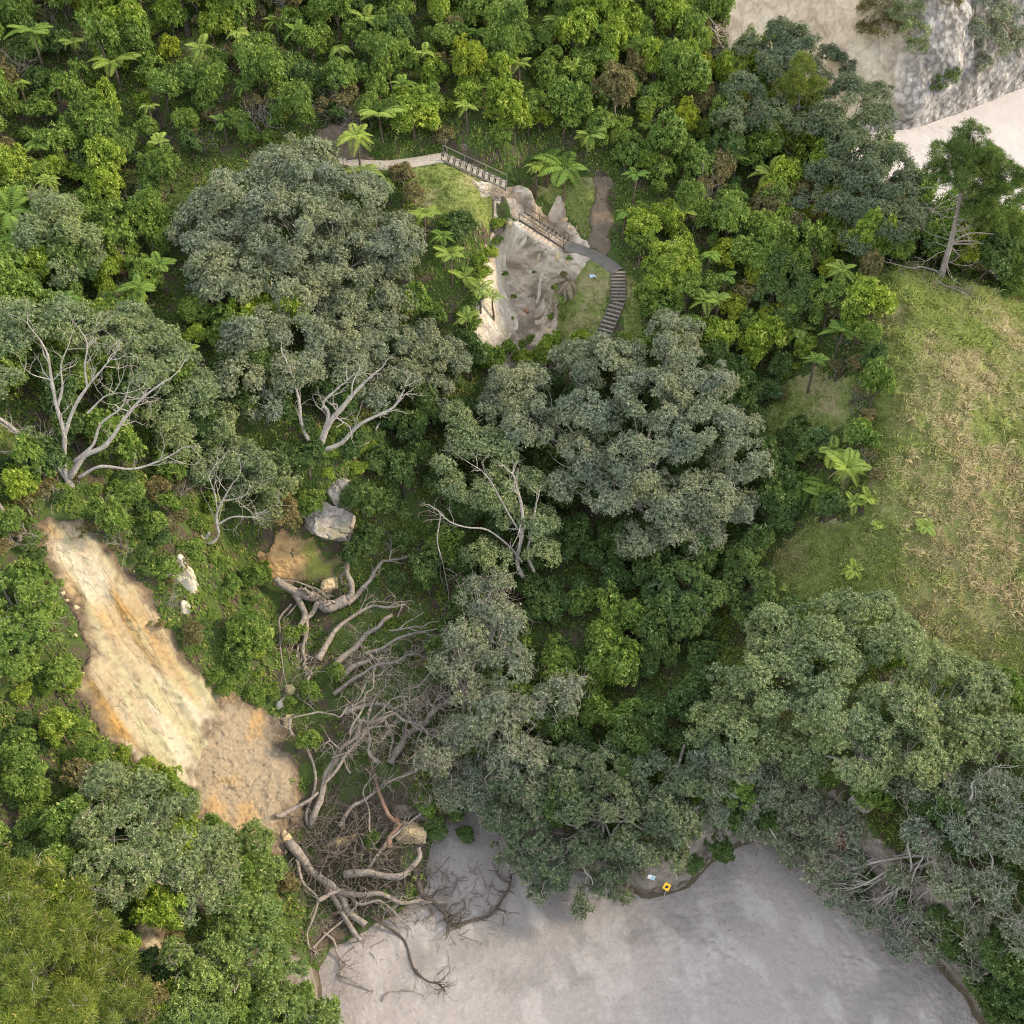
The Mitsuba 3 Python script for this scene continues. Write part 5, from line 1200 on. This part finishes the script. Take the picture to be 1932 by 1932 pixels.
for k, (nm, lb, a, b, s, mt, h, sq) in enumerate(ROCKS): rock(nm, lb, a, b, s, mt, 700 + k, h, sq, rot=0.4 * (k % 5) - 0.8)


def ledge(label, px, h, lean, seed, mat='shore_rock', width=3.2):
    """a wave-cut rock ledge along the edge of the sand: undercut foot, lip, rough top running back into the slope"""
    key = numbered('rock_ledge'); p = np.array([at_z(a, b, 0.0) for a, b in px]); hh = np.array(h, float)
    q = smooth_line(np.c_[p[:, :2], hh * 1.45], 18); t = np.gradient(q[:, :2], axis=0); t /= np.linalg.norm(t, axis=1, keepdims=True)
    n = np.stack([-t[:, 1], t[:, 0]], 1) * lean                      # away from the sand
    prof = np.array([(0.55, -0.6), (0.5, -0.1), (0.62, 0.1), (0.85, 0.25), (0.9, 0.4), (0.7, 0.55), (0.3, 0.7), (0.0, 0.8), (-0.1, 0.9), (0.0, 0.98), (0.25, 1.03), (0.6, 1.05), (1.0, 1.1), (1.5, 1.1), (2.1, 1.05), (2.8, 0.9), (3.4, 0.5), (3.8, -0.2)])
    prof = np.array([np.interp(np.linspace(0, 1, 56), np.linspace(0, 1, len(prof)), prof[:, k]) for k in (0, 1)]).T
    v = np.concatenate([q[:, None, :2] + n[:, None] * (prof[None, :, :1] * width / 3.2), (q[:, 2:] * prof[None, :, 1])[..., None]], -1)
    v += 1.1 * (np.stack([meshkit.fbm(v / 1.6 + 10 * k, 6, seed + k) for k in range(3)], -1) - 0.5)
    v[:, 1:-1] -= 0.55 * np.clip(1 - 9 * np.abs(meshkit.fbm(v[:, 1:-1] / 1.5, 3, seed + 9) - 0.5), 0, 1)[..., None] * np.r_[n.mean(0) * -1, 0.7]
    m, k = v.shape[:2]; idx = np.arange(m * k).reshape(m, k); f = np.stack([idx[:-1, :-1], idx[:-1, 1:], idx[1:, 1:], idx[1:, :-1]], -1).reshape(-1, 4)
    v = v.reshape(-1, 3); c0, c1 = v[:k].mean(0), v[-k:].mean(0); r_ = np.arange(k); r2 = (r_ + 1) % k
    tri = np.vstack([f[:, [0, 1, 2]], f[:, [0, 2, 3]], np.stack([r_ * 0 + len(v), r_, r2], 1), np.stack([r_ * 0 + len(v) + 1, idx[-1][r2], idx[-1][r_]], 1)])
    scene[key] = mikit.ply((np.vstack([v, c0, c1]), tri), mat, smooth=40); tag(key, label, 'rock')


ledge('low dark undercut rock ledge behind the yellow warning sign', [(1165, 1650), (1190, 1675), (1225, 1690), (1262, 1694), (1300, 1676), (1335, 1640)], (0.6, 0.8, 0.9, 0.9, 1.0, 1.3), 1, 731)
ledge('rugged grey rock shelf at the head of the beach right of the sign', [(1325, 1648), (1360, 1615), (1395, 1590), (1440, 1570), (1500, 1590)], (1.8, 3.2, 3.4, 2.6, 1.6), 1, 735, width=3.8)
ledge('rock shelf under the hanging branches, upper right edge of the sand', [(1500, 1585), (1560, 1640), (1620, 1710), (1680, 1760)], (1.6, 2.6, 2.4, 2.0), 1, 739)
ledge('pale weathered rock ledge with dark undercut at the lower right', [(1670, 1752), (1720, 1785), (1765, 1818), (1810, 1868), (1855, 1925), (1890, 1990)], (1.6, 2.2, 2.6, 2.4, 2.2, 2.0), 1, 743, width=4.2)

rngR = rng_(720)
pr = scatter(['slip_debris'], 0.6, rngR); pr2 = scatter(['clay_scar', 'muddy_bank', 'ochre_slip'], 1.0, rngR); pr = np.vstack([pr, pr2])
ico = trimesh.creation.icosphere(subdivisions=1); iv, if_ = np.asarray(ico.vertices), np.asarray(ico.faces)
ss = 0.045 + 0.4 * rngR.random(len(pr)) ** 7
vv = iv[None] * (1 + 0.35 * (rngR.random((len(pr), len(iv), 1)) - 0.5)) * ss[:, None, None] * rngR.uniform(0.6, 1.3, (len(pr), 1, 3)) + pr[:, None]
scene['rubble'] = mikit.ply((vv.reshape(-1, 3), (if_[None] + (np.arange(len(pr)) * len(iv))[:, None, None]).reshape(-1, 3)), 'yellow_rock'); tag('rubble', 'loose pale rubble strewn over the slip debris and the scar', 'rubble', kind='stuff')


# ------------------------------------------------------------------ dead wood
def dead_tree(name, label, limbs, mat, seed, side=None, cat='dead tree'):
    """limbs: (pixel line, height above ground at both ends, radius at both ends), each a part"""
    key = numbered(name); rng = rng_(seed)
    for n, (px, h0, h1, r0, r1) in enumerate(limbs):
        line = lift_line(px, h0, h1); L_ = np.linalg.norm(np.diff(line, axis=0), axis=1).mean()
        line = smooth_line(line, 2); line[1:-1] += rng.normal(size=(len(line) - 2, 3)) * [1, 1, 0.6] * min(0.11 * L_, 0.3); line = smooth_line(line, 3)
        parts = [tube(line, r0, r1, 7 if r0 > 0.1 else 5, 0.10, rng)]
        if side:
            for _ in range(side[0]):
                k = rng.integers(len(line) // 3, len(line))
                grow(line[k], rng.normal(size=3) + (line[min(k + 1, len(line) - 1)] - line[k - 1]) * 1.5 + [0, 0, 0.3], side[1] * rng.uniform(0.5, 1.1), max(r1 * 0.8, 0.03), side[2], rng, parts, 0.45, 0.03, (2, 3), 0.7, 4, 4, 0.7, floor=lambda x, y: max(float(Z(x, y)), 0.0))
        nm = 'trunk' if n == 0 else 'limb' + ('' if n == 1 else f'_{n - 1:03d}')
        scene[f'{key}__{nm}'] = mikit.ply(join(parts), mat, smooth=True)
    tag(key, label, cat)


dead_tree('uprooted_tree', 'big uprooted grey trunk with twisted roots below the orange ledge', [
    ([(520, 1092), (545, 1110), (575, 1125), (620, 1140), (655, 1130)], 1.4, 1.2, 0.42, 0.62), ([(555, 1115), (575, 1160), (570, 1200), (582, 1240), (575, 1265)], 1.4, 0.4, 0.42, 0.12),
    ([(600, 1135), (580, 1170), (575, 1210), (560, 1240)], 1.3, 0.4, 0.34, 0.09), ([(655, 1140), (690, 1110), (705, 1085), (735, 1060), (770, 1050)], 1.0, 2.2, 0.34, 0.1),
    ([(735, 1060), (745, 1035)], 2.1, 2.6, 0.1, 0.04), ([(655, 1130), (662, 1100), (655, 1060), (662, 1010)], 1.2, 1.5, 0.36, 0.2),
    ([(560, 1140), (540, 1170), (532, 1200), (545, 1235)], 1.2, 0.4, 0.09, 0.03), ([(530, 1095), (580, 1105), (620, 1130)], 1.9, 1.6, 0.1, 0.08),
    ([(575, 1190), (555, 1215), (552, 1260), (545, 1300)], 0.9, 0.3, 0.08, 0.02), ([(560, 1180), (535, 1195), (525, 1215)], 1.0, 0.5, 0.07, 0.02)], 'driftwood', 801, (6, 1.3, 2), 'fallen tree')
dead_tree('fallen_log', 'pair of grey fallen trunks sloping up right of the hanging roots', [
    ([(630, 1260), (670, 1215), (710, 1180), (740, 1160)], 0.5, 1.0, 0.36, 0.2), ([(640, 1285), (690, 1250), (735, 1225)], 0.4, 0.9, 0.32, 0.18)], 'driftwood', 802, (1, 0.8, 1), 'fallen tree')
dead_tree('dead_branch', 'forked pale dead branch reaching right over the valley shrubs', [
    ([(735, 1190), (770, 1185), (800, 1180), (830, 1172)], 2.4, 3.2, 0.12, 0.05), ([(750, 1190), (780, 1165), (800, 1155)], 2.4, 3.2, 0.1, 0.04), ([(770, 1185), (800, 1195), (820, 1200)], 2.6, 3, 0.08, 0.04), ([(750, 1165), (757, 1130)], 2.4, 3.4, 0.07, 0.03)], 'driftwood', 803, (2, 1.4, 1))
dead_tree('dead_tree', 'tall bare dead tree with arching silver limbs rising from the driftwood heap', [
    ([(585, 1560), (600, 1500), (625, 1430), (660, 1385), (700, 1360), (745, 1345)], 0.2, 4.0, 0.36, 0.15), ([(580, 1555), (590, 1500), (590, 1450), (570, 1400), (548, 1375), (560, 1350), (600, 1345), (640, 1350), (670, 1330)], 0.3, 5.0, 0.17, 0.07),
    ([(660, 1385), (680, 1340), (700, 1300), (705, 1260), (720, 1235)], 3.2, 6.0, 0.13, 0.05), ([(670, 1330), (690, 1290), (695, 1260), (690, 1240)], 4.0, 6.0, 0.08, 0.03), ([(700, 1360), (740, 1320), (780, 1320), (800, 1310)], 3.6, 5.5, 0.1, 0.04),
    ([(745, 1345), (790, 1370), (830, 1390), (845, 1420)], 3.5, 3.2, 0.17, 0.1), ([(800, 1375), (810, 1420), (820, 1455)], 3.3, 2.6, 0.09, 0.04), ([(625, 1430), (660, 1415), (690, 1395)], 2.5, 3.5, 0.08, 0.03)], 'driftwood', 804, (13, 2.4, 3))
dead_tree('dead_tree', 'thick leaning dead trunk under the silver limbs in the hollow', [
    ([(735, 1440), (760, 1400), (790, 1370), (830, 1330), (880, 1310)], 0.3, 3.6, 0.42, 0.22), ([(735, 1430), (735, 1390), (735, 1360)], 1.0, 2.6, 0.12, 0.06), ([(830, 1330), (870, 1315), (895, 1300)], 3.2, 3.8, 0.14, 0.04)], 'driftwood', 805, (16, 2.4, 3))
dead_tree('dead_branch', 'low spray of grey dead branches lying left of the ridge pine on the crest', [([(1770, 515), (1740, 505), (1700, 500), (1650, 495)], 0.5, 0.9, 0.13, 0.04), ([(1765, 525), (1800, 545), (1830, 560)], 0.5, 0.5, 0.1, 0.03)], 'twig_grey', 806, (8, 2.0, 2))
dead_tree('dead_branch', 'grey dead branches sticking out beside the cream cliff at the top of the bush', [([(1335, 30), (1360, 55), (1390, 90), (1420, 100)], 4, 4.5, 0.1, 0.04), ([(1340, 50), (1360, 80), (1380, 110)], 4, 4, 0.09, 0.03)], 'twig_grey', 807, (8, 2.4, 3))
dead_tree('dead_branch', 'bleached bare limbs in front of the twin-trunked tree crown, over the valley', [([(1230, 1040), (1240, 1020), (1225, 1000)], 4, 5, 0.08, 0.03), ([(1060, 920), (1080, 900), (1075, 880), (1050, 870)], 8, 9, 0.12, 0.05), ([(1060, 920), (1090, 925), (1110, 950), (1140, 940)], 8, 8, 0.12, 0.05)], 'pale_bark', 808, (2, 1.2, 1))
dead_tree('dead_branch', 'pale drooping bare limbs hanging from the corner tree over the rusty rock', [([(1585, 1560), (1560, 1585), (1520, 1600), (1510, 1620)], 4, 3, 0.09, 0.04), ([(1600, 1570), (1590, 1610), (1565, 1635), (1540, 1620)], 4, 3, 0.08, 0.04)], 'pale_bark', 809, (1, 1.0, 1))
dead_tree('dead_branch', 'long silvery branches trailing down to the right of the rusty rock', [([(1760, 1570), (1720, 1600), (1710, 1650), (1690, 1700)], 5, 3, 0.14, 0.05), ([(1745, 1590), (1735, 1640), (1725, 1680), (1712, 1705)], 5, 3, 0.09, 0.04), ([(1760, 1570), (1750, 1620), (1755, 1680)], 5, 3, 0.08, 0.03)], 'pale_bark', 810, (5, 1.4, 2))
dead_tree('dead_branch', 'white forked twigs in the crown at the right edge above the beach ledge', [([(1830, 1510), (1840, 1480), (1870, 1450), (1890, 1440)], 7, 8, 0.12, 0.04), ([(1840, 1560), (1860, 1600), (1880, 1640), (1875, 1690)], 6, 5, 0.12, 0.04)], 'pale_bark', 811, (6, 1.8, 2))
for k_, (lb, px, h0, h1, r0, r1, sd) in enumerate([
        ('thick grey limb lying across the hollow just below the uprooted roots', [(600, 1245), (640, 1185), (700, 1150), (765, 1140)], 1.0, 2.2, 0.34, 0.1, 10), ('pale bent limb reaching right from the middle of the hollow', [(690, 1232), (740, 1208), (800, 1195), (845, 1182)], 1.2, 3.0, 0.24, 0.06, 10),
        ('grey limb sloping up through the middle of the hollow', [(630, 1310), (680, 1270), (740, 1245), (790, 1235)], 0.8, 2.4, 0.26, 0.08, 10), ('arching silver bough over the dark centre of the hollow', [(650, 1345), (720, 1330), (790, 1368), (845, 1400), (850, 1450)], 2.6, 2.2, 0.28, 0.1, 12),
        ('bare twiggy bough between the silver dead tree and the leaning trunk', [(610, 1480), (650, 1420), (700, 1380), (765, 1355)], 1.6, 3.6, 0.2, 0.06, 12), ('upright dead bough in the centre of the twig mass', [(715, 1440), (700, 1400), (695, 1350), (725, 1300), (740, 1260)], 1.6, 4.6, 0.2, 0.05, 14),
        ('dead bough fanning out at the top of the twig mass', [(720, 1400), (760, 1340), (790, 1280), (830, 1250)], 2.2, 4.6, 0.18, 0.05, 14), ('grey bough dipping towards the boulders at the back of the heap', [(640, 1560), (690, 1500), (745, 1475), (805, 1440)], 0.9, 2.4, 0.22, 0.07, 12),
        ('hanging root bundle left of the uprooted trunk', [(550, 1140), (535, 1190), (535, 1250), (548, 1310)], 1.3, 0.4, 0.14, 0.03, 8), ('twisted root stump below the hanging roots', [(590, 1330), (580, 1300), (590, 1270), (575, 1255)], 0.3, 1.0, 0.2, 0.08, 8),
        ('dark branch mass at the right end of the driftwood heap', [(690, 1650), (725, 1590), (785, 1545), (810, 1500)], 0.8, 2.0, 0.2, 0.06, 12), ('tangled branch at the left end of the driftwood heap', [(560, 1620), (590, 1700), (580, 1760), (600, 1800)], 0.8, 0.4, 0.18, 0.05, 12),
        ('broken bough over the lower front of the driftwood heap', [(600, 1700), (650, 1680), (720, 1700), (760, 1740)], 1.2, 0.7, 0.24, 0.08, 12)]):
    dead_tree('fallen_branch', lb, [(px, h0, h1, r0, r1)], 'driftwood', 890 + k_, (sd, 2.0, 2), 'dead branch')
LOGS = [('long straight grey log lying from the slip debris down across the driftwood heap', [(543, 1588), (590, 1640), (640, 1690), (690, 1745)], 0.5, 0.5, 0.3, 0.2, 0),
        ('second straight log under the long grey log, its end at the sand', [(600, 1650), (640, 1710), (680, 1775)], 0.3, 0.3, 0.2, 0.14, 0), ('thick log lying level at the head of the driftwood heap', [(650, 1650), (720, 1650), (780, 1640), (790, 1600)], 0.9, 1.0, 0.24, 0.14, 1),
        ('curved branch reaching right from the driftwood heap onto the sand', [(640, 1685), (720, 1690), (790, 1705), (850, 1700)], 0.5, 0.3, 0.18, 0.06, 2), ('dark log slanting down the left of the driftwood heap', [(520, 1540), (560, 1520), (600, 1495)], 0.4, 0.7, 0.16, 0.1, 0),
        ('branch with forked tips lying on the sand below the driftwood heap', [(700, 1730), (760, 1790), (800, 1840), (840, 1870)], 0.3, 0.15, 0.12, 0.04, 12), ('pale branch curling over the sand at the bottom of the heap', [(610, 1760), (640, 1800), (640, 1850), (700, 1870)], 0.3, 0.1, 0.1, 0.04, 8),
        ('bare branch heap on the sand right of the driftwood, thickest stem', [(780, 1640), (820, 1700), (850, 1745)], 0.6, 0.3, 0.2, 0.08, 16), ('curved dead branch at the right end of the sand heap', [(860, 1750), (920, 1730), (950, 1680), (965, 1650)], 0.3, 0.6, 0.14, 0.05, 14),
        ('thin bleached branch crossing the lower driftwood heap', [(590, 1790), (640, 1740), (680, 1700)], 0.6, 0.7, 0.09, 0.05, 1), ('slender upright branch at the back of the driftwood heap', [(690, 1600), (700, 1560), (690, 1500), (710, 1460)], 0.6, 2.4, 0.1, 0.04, 2),
        ('reddish snag leaning in the middle of the driftwood heap', [(735, 1600), (745, 1560), (720, 1500), (690, 1450)], 0.7, 2.0, 0.2, 0.05, 3), ('small branch half buried in the sand near the bottom edge', [(720, 1890), (760, 1870), (800, 1880)], 0.1, 0.1, 0.07, 0.03, 3),
        ('branch arching over the dark rock under the beach tree', [(1060, 1510), (1085, 1475), (1130, 1460), (1170, 1475)], 3.2, 3.2, 0.07, 0.14, 1), ('bare pole leaning in the shrubs left of the corner tree', [(1263, 1490), (1280, 1450), (1292, 1405)], 1.5, 3.5, 0.14, 0.1, 0),
        ('thin fallen branch on the yellow slip', [(158, 1305), (190, 1330), (225, 1350), (270, 1362)], 0.2, 0.15, 0.09, 0.03, 2), ('bare pale branch beside the forked trunks, leaning over the shrubs', [(655, 860), (700, 830), (735, 780), (760, 750)], 1.2, 3.0, 0.14, 0.06, 0),
        ('white broken limb at the left edge below the windswept tree', [(-20, 930), (5, 960), (30, 1010), (35, 1020)], 1.4, 0.3, 0.1, 0.13, 1)]
for k, (lb, px, h0, h1, r0, r1, sd) in enumerate(LOGS): dead_tree('driftwood_log', lb, [(px, h0 + (0.45 if k < 5 else 0.0), h1 + (0.45 if k < 5 else 0.0), r0 * (1.7 if r0 > 0.15 else 1.3), r1 * 1.5)], 'root_red' if 'reddish' in lb else 'dark_twig' if k in (5, 7, 8) else 'driftwood', 820 + k, (sd, 1.6, 2) if sd else None, 'driftwood')
# the heap's small sticks: past counting
parts = []; rngS = rng_(860)
hp = world_poly([(560, 1500), (700, 1440), (800, 1480), (800, 1640), (900, 1640), (950, 1720), (860, 1790), (760, 1740), (700, 1800), (590, 1760), (550, 1640)])
lo_, hi_ = hp.min(0), hp.max(0); got = 0
while got < 1300:
    p = rngS.uniform(lo_, hi_)
    if inside(hp, np.array([p[0]]), np.array([p[1]]))[0] < 0: continue
    got += 1; z = max(float(Z(p[0], p[1])), 0); pw = project(np.array([p[0], p[1], z])); pile = math.exp(-((pw[0] - 660) / 110) ** 2 - ((pw[1] - 1620) / 90) ** 2)
    if pile < 0.25 and rngS.random() < 0.6: continue
    grow(np.array([p[0], p[1], z + rngS.uniform(0.05, 0.4 + 1.6 * pile)]), rngS.normal(size=3) * [1, 1, 0.45], rngS.uniform(0.8, 2.6), rngS.uniform(0.02, 0.05 + 0.06 * pile), 1, rngS, parts, 0.4, 0.0, (1, 3), 0.7, 4, 4, 0.7, floor=lambda x, y: max(float(Z(x, y)), 0.0))
scene['brushwood'] = mikit.ply(join(parts), 'brushwood_bark'); tag('brushwood', 'tangle of thin dead sticks filling the driftwood heap', 'brushwood', kind='stuff')
dd = numbered('dead_snag'); base = at_h(357, 68); outp = []; rd = rng_(870)
grow(base - [0, 0, 0.5], np.array([-0.05, 0, 1.0]), 7.5, 0.45, 3, rd, outp, 0.16, 0.1, (2, 4), 0.6, 6, 6, 0.6)
scene[dd + '__trunk'] = mikit.ply(outp[0], 'dark_twig', smooth=True); scene[dd + '__branches'] = mikit.ply(join(outp[1:]), 'pale_bark'); tag(dd, 'dead standing tree with a dark trunk and white branches at the top edge', 'dead tree')


# ------------------------------------------------------------------ signs and small things
def panel(c, right, up, pts2, thick, mat):
    from shapely.geometry import Polygon
    m = trimesh.creation.extrude_polygon(Polygon(pts2), thick, engine='earcut'); n = np.cross(right, up)
    v = np.asarray(m.vertices)
    return mikit.ply((c + v[:, :1] * right + v[:, 1:2] * up + v[:, 2:] * n, np.asarray(m.faces)), mat)


rl_ = rng_(910); lp_ = []
ll = np.c_[rl_.uniform(-18, 45, 9000), rl_.uniform(18, 52, 9000)]; ld_ = inside(BEACH, ll[:, 0], ll[:, 1])
ll = ll[(ld_ > 0.1) & (rl_.random(9000) < np.exp(-ld_ / 2.5) * 0.55 + 0.015)]
for q in ll:
    a_ = rl_.uniform(0, 6.28); L2 = rl_.uniform(0.06, 0.35); z_ = float(beach_z(np.array([q[0]]), np.array([q[1]]))[0])
    lp_.append(tube(np.array([[q[0], q[1], z_ + 0.01], [q[0] + L2 * math.cos(a_) * 0.5, q[1] + L2 * math.sin(a_) * 0.5, z_ + 0.03], [q[0] + L2 * math.cos(a_ + 0.5), q[1] + L2 * math.sin(a_ + 0.5), z_ + 0.015]]), 0.012, 0.008, 3))
scene['beach_litter'] = mikit.ply(join(lp_), 'dark_twig'); tag('beach_litter', 'small twigs and leaf litter strewn along the edges of the sand', 'litter', kind='stuff')

key = numbered('warning_sign'); g = at_h(1258, 1690, 0.0); g[2] = 0.0
right, up = np.array([0.96, 0.28, 0.0]), np.array([0.10, 0.80, 0.55]); right /= np.linalg.norm(right); up -= right * (up @ right); up /= np.linalg.norm(up)
n_ = np.cross(right, up); c = at_z(1258, 1673, 2.7)
scene[key + '__post'] = mikit.ply(tube(np.array([[c[0], c[1], -0.4], [c[0], c[1], 1.6], c - n_ * 0.06]), 0.04, 0.04, 8), 'steel')
dm = [(0, -0.45), (0.45, 0), (0, 0.45), (-0.45, 0)]
scene[key + '__plate'] = panel(c, right, up, dm, 0.01, 'sign_yellow')
ang = np.linspace(0, 6.283, 13)[:-1]
scene[key + '__symbol'] = panel(c + n_ * 0.012, right, up, [(-0.17, -0.12), (0.17, -0.12), (0.17, 0.02), (0.10, 0.10), (0.05, 0.04), (0.0, 0.17), (-0.09, 0.15), (-0.12, 0.04), (-0.17, 0.04)], 0.006, 'sign_black')
tag(key, 'yellow diamond warning sign with a black symbol at the edge of the sand', 'warning sign')
key = numbered('information_board'); c = at_z(1229, 1655, 2.9)
right, up = np.array([0.93, -0.37, 0.0]), np.array([0.1, 0.72, 0.68]); up -= right * (up @ right); up /= np.linalg.norm(up); n_ = np.cross(right, up)
for i, s_ in enumerate((-0.22, 0.22)):
    q = c + right * s_ - n_ * 0.05
    scene[key + '__post' + ('' if i == 0 else '_001')] = mikit.ply(tube(np.array([[q[0], q[1], -0.4], q]), 0.04, 0.04, 8), 'timber_grey')
scene[key + '__board'] = panel(c, right, up, [(-0.33, -0.2), (0.33, -0.2), (0.33, 0.2), (-0.33, 0.2)], 0.015, 'sign_white')
scene[key + '__blue_print'] = panel(c + n_ * 0.018, right, up, [(-0.02, -0.17), (0.30, -0.17), (0.30, 0.15), (-0.02, 0.12)], 0.004, 'sign_blue')
tag(key, 'small white and pale blue information board left of the warning sign', 'sign')
key = numbered('litter'); c = at_h(1118, 522, 0.25); rl = rng_(880)
x_, y_ = np.meshgrid(np.linspace(-0.35, 0.35, 6), np.linspace(-0.3, 0.3, 6)); v = np.stack([x_.ravel(), y_.ravel(), 0.25 * rl.random(36)], 1)
idx = np.arange(36).reshape(6, 6); q = np.stack([idx[:-1, :-1], idx[:-1, 1:], idx[1:, 1:], idx[1:, :-1]], -1).reshape(-1, 4)
solid('pale_blue_plastic', (0.45, 0.6, 0.7), 0.5)
scene[key] = mikit.ply((v + c, np.vstack([q[:, [0, 1, 2]], q[:, [0, 2, 3]]])), 'pale_blue_plastic'); tag(key, 'crumpled pale blue scrap lying on the grass bank beside the stairs', 'litter')

finish_labels()
TRIS = sum(len(meshkit.WRITTEN[d['filename']][1]) for d in scene.values() if d.get('type') == 'ply')
print('entries', len(scene), 'triangles', TRIS, 'unique', sum(len(w[1]) for w in meshkit.WRITTEN.values()))
